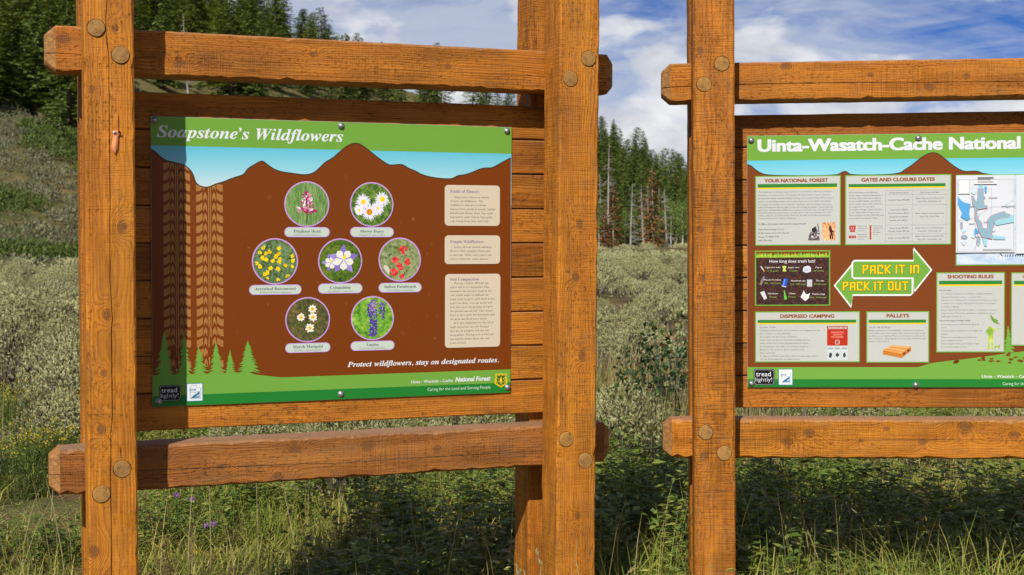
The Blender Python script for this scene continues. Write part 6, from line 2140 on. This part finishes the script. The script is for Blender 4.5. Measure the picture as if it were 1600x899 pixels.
soil_d = lambda xy: (xy[:, 0] + 2.24) ** 2 / .45 ** 2 + (xy[:, 1] - 6.75) ** 2 / .62 ** 2
rgg = np.random.default_rng(5)
xy = wedge(125000, 4.0, 13.0, rgg, p=1.4)
keep = (field(xy, 1.3, .4) + rgg.normal(size=len(xy)) * .6 > -.55) & (soil_d(xy) > 1 + rgg.normal(size=len(xy)) * .3)
xy = xy[keep]
clump = .6 + .4 * np.sin(xy[:, 0] * 5.1) * np.sin(xy[:, 1] * 4.3)
dn_ = np.hypot(xy[:, 0], xy[:, 1])
H = (.09 + .24 * rgg.random(len(xy)) ** 1.9) * (.7 + .7 * clump) * np.where((dn_ < 5.8) & (xy[:, 0] > .3), 1.2, np.where(xy[:, 0] < 0, .68, .9))
V1 = blades(xy, H, .0028 + .0034 * rgg.random(len(xy)), rgg, 1.25)
go = obj('grass', mesh_np('grass', *V1), None, [M_grass])
tag(go, 'green and tan grass growing under and behind the frames', 'grass', None, 'stuff')
xy = np.concatenate([wedge(900, 4.6, 7.5, rgg), wedge(4200, 7.8, 11.5, rgg, .02, .20), wedge(2500, 9, 24, rgg)])
xy = xy[(field(xy, .9, 1.7) > .05) & (soil_d(xy) > 1.2)]
H = .30 + .34 * rgg.random(len(xy))
dg_ = np.hypot(xy[:, 0], xy[:, 1])
V1 = blades(xy, H, (.003 + .003 * rgg.random(len(xy))) * np.clip(dg_ / 9, .8, 1.8), rgg, .32)
lx = wedge(16000, 4.3, 10.0, rgg, p=1.4)
V2 = blades(lx, .05 + .05 * rgg.random(len(lx)), .004 + .004 * rgg.random(len(lx)), rgg, 3.2)
V1 = cat([V1, V2])
go = obj('dry_grass', mesh_np('dry_grass', *V1), None, [M_straw])
tag(go, 'tall straw-coloured grass standing in the meadow', 'grass', None, 'stuff')


def forb(seed, n_st, Hh, leaf, lw):
    rg = np.random.default_rng(seed)
    Ps, Ds, Ls = [], [], []
    for k in range(n_st):
        a = rg.uniform(0, 6.28)
        ln = rg.uniform(.1, .5)
        top = np.array([math.cos(a) * ln * Hh, math.sin(a) * ln * Hh, Hh * rg.uniform(.5, 1)])
        for j in range(7):
            f = .25 + .75 * (j + rg.random()) / 7
            p = top * [f, f, f ** .8]
            b = a + rg.uniform(-2, 2)
            for m in range(rg.integers(2, 5)):
                bb = b + (m - 1.5) * .55
                Ps.append(p)
                Ds.append([math.cos(bb), math.sin(bb), rg.uniform(-.1, .6)])
                Ls.append(leaf * rg.uniform(.5, 1.2))
    Ps, Ds, Ls = np.array(Ps), np.array(Ds), np.array(Ls)
    Ds /= np.linalg.norm(Ds, axis=1, keepdims=True)
    sd_ = np.cross(Ds, [0, 0, 1.0]) + rg.normal(size=Ds.shape) * .3
    sd_ /= np.linalg.norm(sd_, axis=1, keepdims=True)
    return leaves(Ps, Ds, Ls, Ls * lw, rg, .12, .15, sd_)


forbs = [forb(k, 6, .26, .036, .40) for k in range(3)] + [forb(10 + k, 5, .20, .030, .7) for k in range(3)] + [forb(20 + k, 6, .34, .038, .22) for k in range(3)]
xy = wedge(3400, 4.3, 10.5, rgg, p=1.4)
xy = xy[(field(xy, 1.1, 2.2) > -.45) & (soil_d(xy) > 1.15)]
ps = [(x, y, float(ground_z(x, y)) - .01, random.uniform(.6, 1.15)) for x, y in xy]
# rank growth in the lee of the two boards
for x0_, x1_, y0_, y1_, n_ in ((.35, 3.6, 5.6, 7.4, 230), (-.75, 1.1, 5.0, 6.9, 110)):
    for _ in range(n_):
        x, y = random.uniform(x0_, x1_), random.uniform(y0_, y1_)
        ps.append((x, y, float(ground_z(x, y)) - .01, random.uniform(1.15, 1.75)))
V_, F_ = scatter(forbs, ps, rgs)
wo = obj('undergrowth', mesh_np('undergrowth', V_, F_), None, [M_forb])
tag(wo, 'leafy green weeds growing between the grass behind the frames', 'undergrowth', None, 'stuff')


# ---- single plants that stand out
def upright_plant(seed, n, Hh, spread, leaf, flower, fl_n):
    rg = np.random.default_rng(seed)
    st, Pl, Dl, Pf = [], [], [], []
    for k in range(n):
        a = rg.uniform(0, 6.28)
        r_ = spread * math.sqrt(rg.random())
        top = np.array([math.cos(a) * r_, math.sin(a) * r_, Hh * rg.uniform(.72, 1.05)])
        b0 = np.array([math.cos(a) * r_ * .35, math.sin(a) * r_ * .35, -.03])
        md = (top + b0) / 2 + [0, 0, .03]
        st.append(tube_np([b0, md, top], [.003, .0024, .0014], 3))
        for j in range(16):
            f = rg.uniform(.2, .97)
            Pl.append(b0 + (top - b0) * f)
            bb = rg.uniform(0, 6.28)
            Dl.append([math.cos(bb), math.sin(bb), rg.uniform(.3, 1.2)])
        for j in range(fl_n):
            Pf.append(top + rg.normal(size=3) * [.020, .020, .014])
    Pl, Dl, Pf = np.array(Pl), np.array(Dl), np.array(Pf)
    Dl /= np.linalg.norm(Dl, axis=1, keepdims=True)
    lv = leaves(Pl, Dl, leaf * rg.uniform(.7, 1.2, len(Pl)), leaf * .13, rg)
    Df = rg.normal(size=Pf.shape) + [0, 0, .8]
    Df /= np.linalg.norm(Df, axis=1, keepdims=True)
    fl = leaves(Pf, Df, flower * rg.uniform(.7, 1.2, len(Pf)), flower * .55, rg)
    return cat(st), lv, fl


RB = []
for k in range(3):
    a, b, c_ = upright_plant(300 + k, 34, .56, .30, .06, .017, 6)
    RB.append((mk('rabbit_stem', a, M_rabbit), mk('rabbit_leaves', b, M_rabbit), mk('rabbit_flowers', c_, M_yel)))
for i, (pxl, d, sc, lab) in enumerate([(56, 7.6, .66, 'yellow-flowered rabbitbrush at the end of the lower rail, left of the cracked post'), (98, 7.7, .68, 'yellow-flowered rabbitbrush close against the cracked post'), (22, 7.5, .6, 'yellow-flowered rabbitbrush at the left edge of the picture'),
                                       (122, 9.2, .7, 'yellow-flowered rabbitbrush behind the cracked post'), (12, 9.6, .75, 'yellow-topped rabbitbrush in the sage at the left picture edge'), (1066, 9.0, .62, 'small yellow-flowered plant against the post of the forest sign')]):
    x, y = at(pxl, d)
    r = empty('rabbitbrush', (x, y, float(ground_z(x, y))), i * 1.3)
    r.scale = (sc, sc, sc)
    a, b, c_ = RB[i % 3]
    obj('stem', a, r)
    obj('foliage', b, r)
    obj('flowers', c_, r)['kind'] = 'stuff'
    tag(r, lab, 'shrub', 'yellow-flowered rabbitbrush')

# green wild rose between the frames
rg = np.random.default_rng(9)
nl = 1500
th, u = rg.uniform(0, 6.28, nl), np.sqrt(rg.random(nl))
lob = 1 + .25 * np.sin(3 * th + 1) + .15 * np.sin(7 * th)
P_ = np.stack([.48 * u * lob * np.cos(th), .40 * u * lob * np.sin(th), .72 * np.sqrt(1 - .9 * u ** 2) * rg.uniform(.25, 1.05, nl) * (1 + .2 * np.sin(2 * th))], 1)
Dr = rg.normal(size=(nl, 3)) + [0, -.2, .35]
Dr /= np.linalg.norm(Dr, axis=1, keepdims=True)
for i, (pxl, d, sc, lab) in enumerate([(1046, 9.4, 1.05, 'dark green leafy wild rose beside the post of the forest sign'), (1000, 8.8, .55, 'low dark green wild rose in front of the sagebrush between the frames')]):
    x, y = at(pxl, d)
    r = empty('rose_shrub', (x, y, float(ground_z(x, y))), i * 2)
    r.scale = (sc, sc, sc)
    if i == 0:
        rose_l = mk('rose_leaves', leaves(P_, Dr, rg.uniform(.03, .055, nl), rg.uniform(.022, .034, nl), rg, .1), M_rose)
        rose_s = mk('rose_stems', twigs(3, .4, .7, 40, .004), M_sagestem)
    obj('foliage', rose_l, r)
    obj('stem', rose_s, r)
    tag(r, lab, 'shrub', 'wild rose shrubs')


def stalk(pts, r0, head=0, seed=0):
    rg = np.random.default_rng(seed)
    pts = np.array(pts)
    # smooth through the points
    tq = np.linspace(0, 1, 14)
    ts = np.linspace(0, 1, len(pts))
    co = np.polyfit(ts, pts, min(3, len(pts) - 1))
    path = np.stack([np.polyval(co[:, k], tq) for k in range(3)], 1)
    parts = [tube_np(path, np.linspace(r0, r0 * .35, 14), 4)]
    if head:
        idx = rg.uniform(1 - head, 1, 46)
        P = np.stack([np.polyval(co[:, k], idx) for k in range(3)], 1)
        dr = path[-1] - path[-3]
        Dh = dr / np.linalg.norm(dr) + rg.normal(size=P.shape) * .35
        Dh /= np.linalg.norm(Dh, axis=1, keepdims=True)
        parts.append(leaves(P, Dh, rg.uniform(.008, .016, 46), .004, rg))
    return cat(parts)


def gp(pxl, pyl, d):
    """point seen along a bearing and height at distance d (sets out single stems)"""
    c, s_ = math.cos(-.0395), math.sin(-.0395)
    X, Z = (pxl - 800) / 2140, -(pyl - 449.5) / 2140
    yf, up = 1.0, Z
    y, z = yf * c - up * s_, yf * s_ + up * c
    k = d / y
    return np.array([X * k, d, CAM_H + z * k])


STALKS = [
    ([(1392, 868), (1350, 815), (1290, 765), (1235, 746)], 5.3, .30, 'long arching grass stalk leaning left under the forest sign'),
    ([(1268, 905), (1262, 850), (1250, 785)], 5.1, .25, 'upright straw grass stalk under the left half of the forest sign'),
    ([(1285, 900), (1262, 830), (1243, 818)], 5.1, .2, 'short bent straw stalk under the left half of the forest sign'),
    ([(1330, 900), (1328, 850), (1332, 808)], 5.2, .2, 'straw grass stalk beside the arching stalk'),
    ([(1375, 870), (1382, 840), (1390, 812)], 5.2, .2, 'short straw grass stalk right of the arching stalk'),
    ([(1370, 850), (1362, 820), (1356, 795)], 5.5, .35, 'reddish seeding grass head under the forest sign'),
    ([(1545, 880), (1540, 830), (1538, 800)], 5.1, .45, 'brown seeding stalk near the right picture edge under the forest sign'),
    ([(1016, 830), (1012, 760), (1008, 700)], 5.8, .22, 'tall pale grass stalk between the frames, leaning left'),
    ([(1020, 840), (1022, 760), (1018, 672)], 5.8, .25, 'tallest pale grass stalk standing between the frames'),
    ([(1026, 850), (1032, 790), (1036, 745)], 5.7, .3, 'pale grass stalk between the frames, leaning right'),
    ([(1000, 860), (996, 800), (1000, 755)], 5.8, .2, 'thin green grass stalk left of the tall stalks between the frames'),
    ([(905, 915), (899, 878), (903, 842)], 3.75, .0, 'curled dry blade standing against the right post of the wildflower sign'),
    ([(843, 915), (846, 885), (838, 856)], 3.85, .4, 'seeding grass head at the foot of the inner rear post'),
    ([(822, 915), (814, 895), (808, 885)], 3.85, .35, 'small seeding grass head left of the inner rear post'),
    ([(978, 915), (982, 895), (990, 885)], 4.6, .4, 'small drooping seeding grass at the lower edge between the frames'),
    ([(60, 855), (42, 810), (40, 805)], 6.6, .2, 'dry stalk over the bare soil left of the cracked post'),
    ([(85, 840), (100, 815), (118, 798)], 6.6, .1, 'dry straw leaning right over the bare soil'),
    ([(420, 890), (422, 850), (421, 830)], 5.0, .1, 'pale grass blade in the shadow under the wildflower sign'),
    ([(465, 880), (475, 850), (482, 838)], 5.0, .1, 'bent pale grass blade in the shadow under the wildflower sign'),
]
for i, (pts, d, head, lab) in enumerate(STALKS):
    W_ = [gp(a, b, d + .05 * k) for k, (a, b) in enumerate(pts)]
    b0 = W_[0].copy()
    g0 = float(ground_z(b0[0], b0[1]))
    dirn = W_[0] - W_[1]
    foot = np.array([b0[0] + dirn[0] * .3, b0[1], g0])
    P3 = [foot] + W_
    base = foot.copy()
    V_, F_ = stalk([p_ - base for p_ in P3], .0030 if d > 4.5 else .0022, head, i)
    o = obj('grass_stalk', mesh_np('grass_stalk', V_, F_), None, [M_straw], tuple(base))
    tag(o, lab, 'grass stalk', 'single grass stalks')


def flower_head(kind, seed):
    rg = np.random.default_rng(seed)
    if kind == 'purple':
        n = 34
        P = rg.normal(size=(n, 3)) * [.006, .006, .004]
        Dr = rg.normal(size=(n, 3)) + [0, 0, .9]
    else:
        n = 40
        P = np.stack([rg.uniform(-.014, .014, n), rg.uniform(-.014, .014, n), rg.uniform(-.003, .003, n)], 1)
        Dr = rg.normal(size=(n, 3)) * .6 + [0, 0, 1]
    Dr /= np.linalg.norm(Dr, axis=1, keepdims=True)
    return leaves(P, Dr, .013 if kind == 'purple' else .009, .006, rg)


FL = [('purple', 276, 775, 6.0, 'purple flower just below the lower rail beside the cracked post'), ('purple', 300, 780, 6.2, 'small purple flower right of its larger neighbour below the lower rail'), ('purple', 335, 820, 5.7, 'purple flower lower down under the wildflower sign'),
      ('purple', 20, 880, 5.8, 'pale purple flower at the lower left picture corner'), ('purple', 322, 823, 5.8, 'tiny purple flower left of the lower one under the wildflower sign'), ('yellow', 1444, 813, 5.6, 'topmost of the yellow flower heads under the forest sign'),
      ('yellow', 1456, 821, 5.6, 'yellow flower head on the right of its cluster under the forest sign'), ('yellow', 1442, 827, 5.6, 'lowest of the yellow flower heads under the forest sign'), ('yellow', 75, 855, 5.9, 'yellow flower head low on the grass left of the cracked post'), ('yellow', 40, 870, 5.8, 'yellow flower head in the grass near the lower left corner'), ('yellow', 308, 862, 5.6, 'yellow flower among the grass right of the cracked post')]
for i, (kd, pxl, pyl, d, lab) in enumerate(FL):
    p_ = gp(pxl, pyl, d)
    g0 = float(ground_z(p_[0], p_[1]))
    r = empty('wildflower', (p_[0], p_[1], g0))
    h = p_[2] - g0
    obj('stem', mesh_np('stem', *tube_np([[.02, 0, -.02], [.012, .004, h * .5], [0, 0, h]], [.0022, .0018, .0014], 4)), r, [M_rabbit])
    hd_ = obj('flower_head', mesh_np('flower_head', *flower_head(kd, i)), r, [M_pur if kd == 'purple' else M_yel], (0, 0, h))
    hd_.scale = (.95,) * 3
    tag(r, lab, 'flower', kd + ' wildflowers')
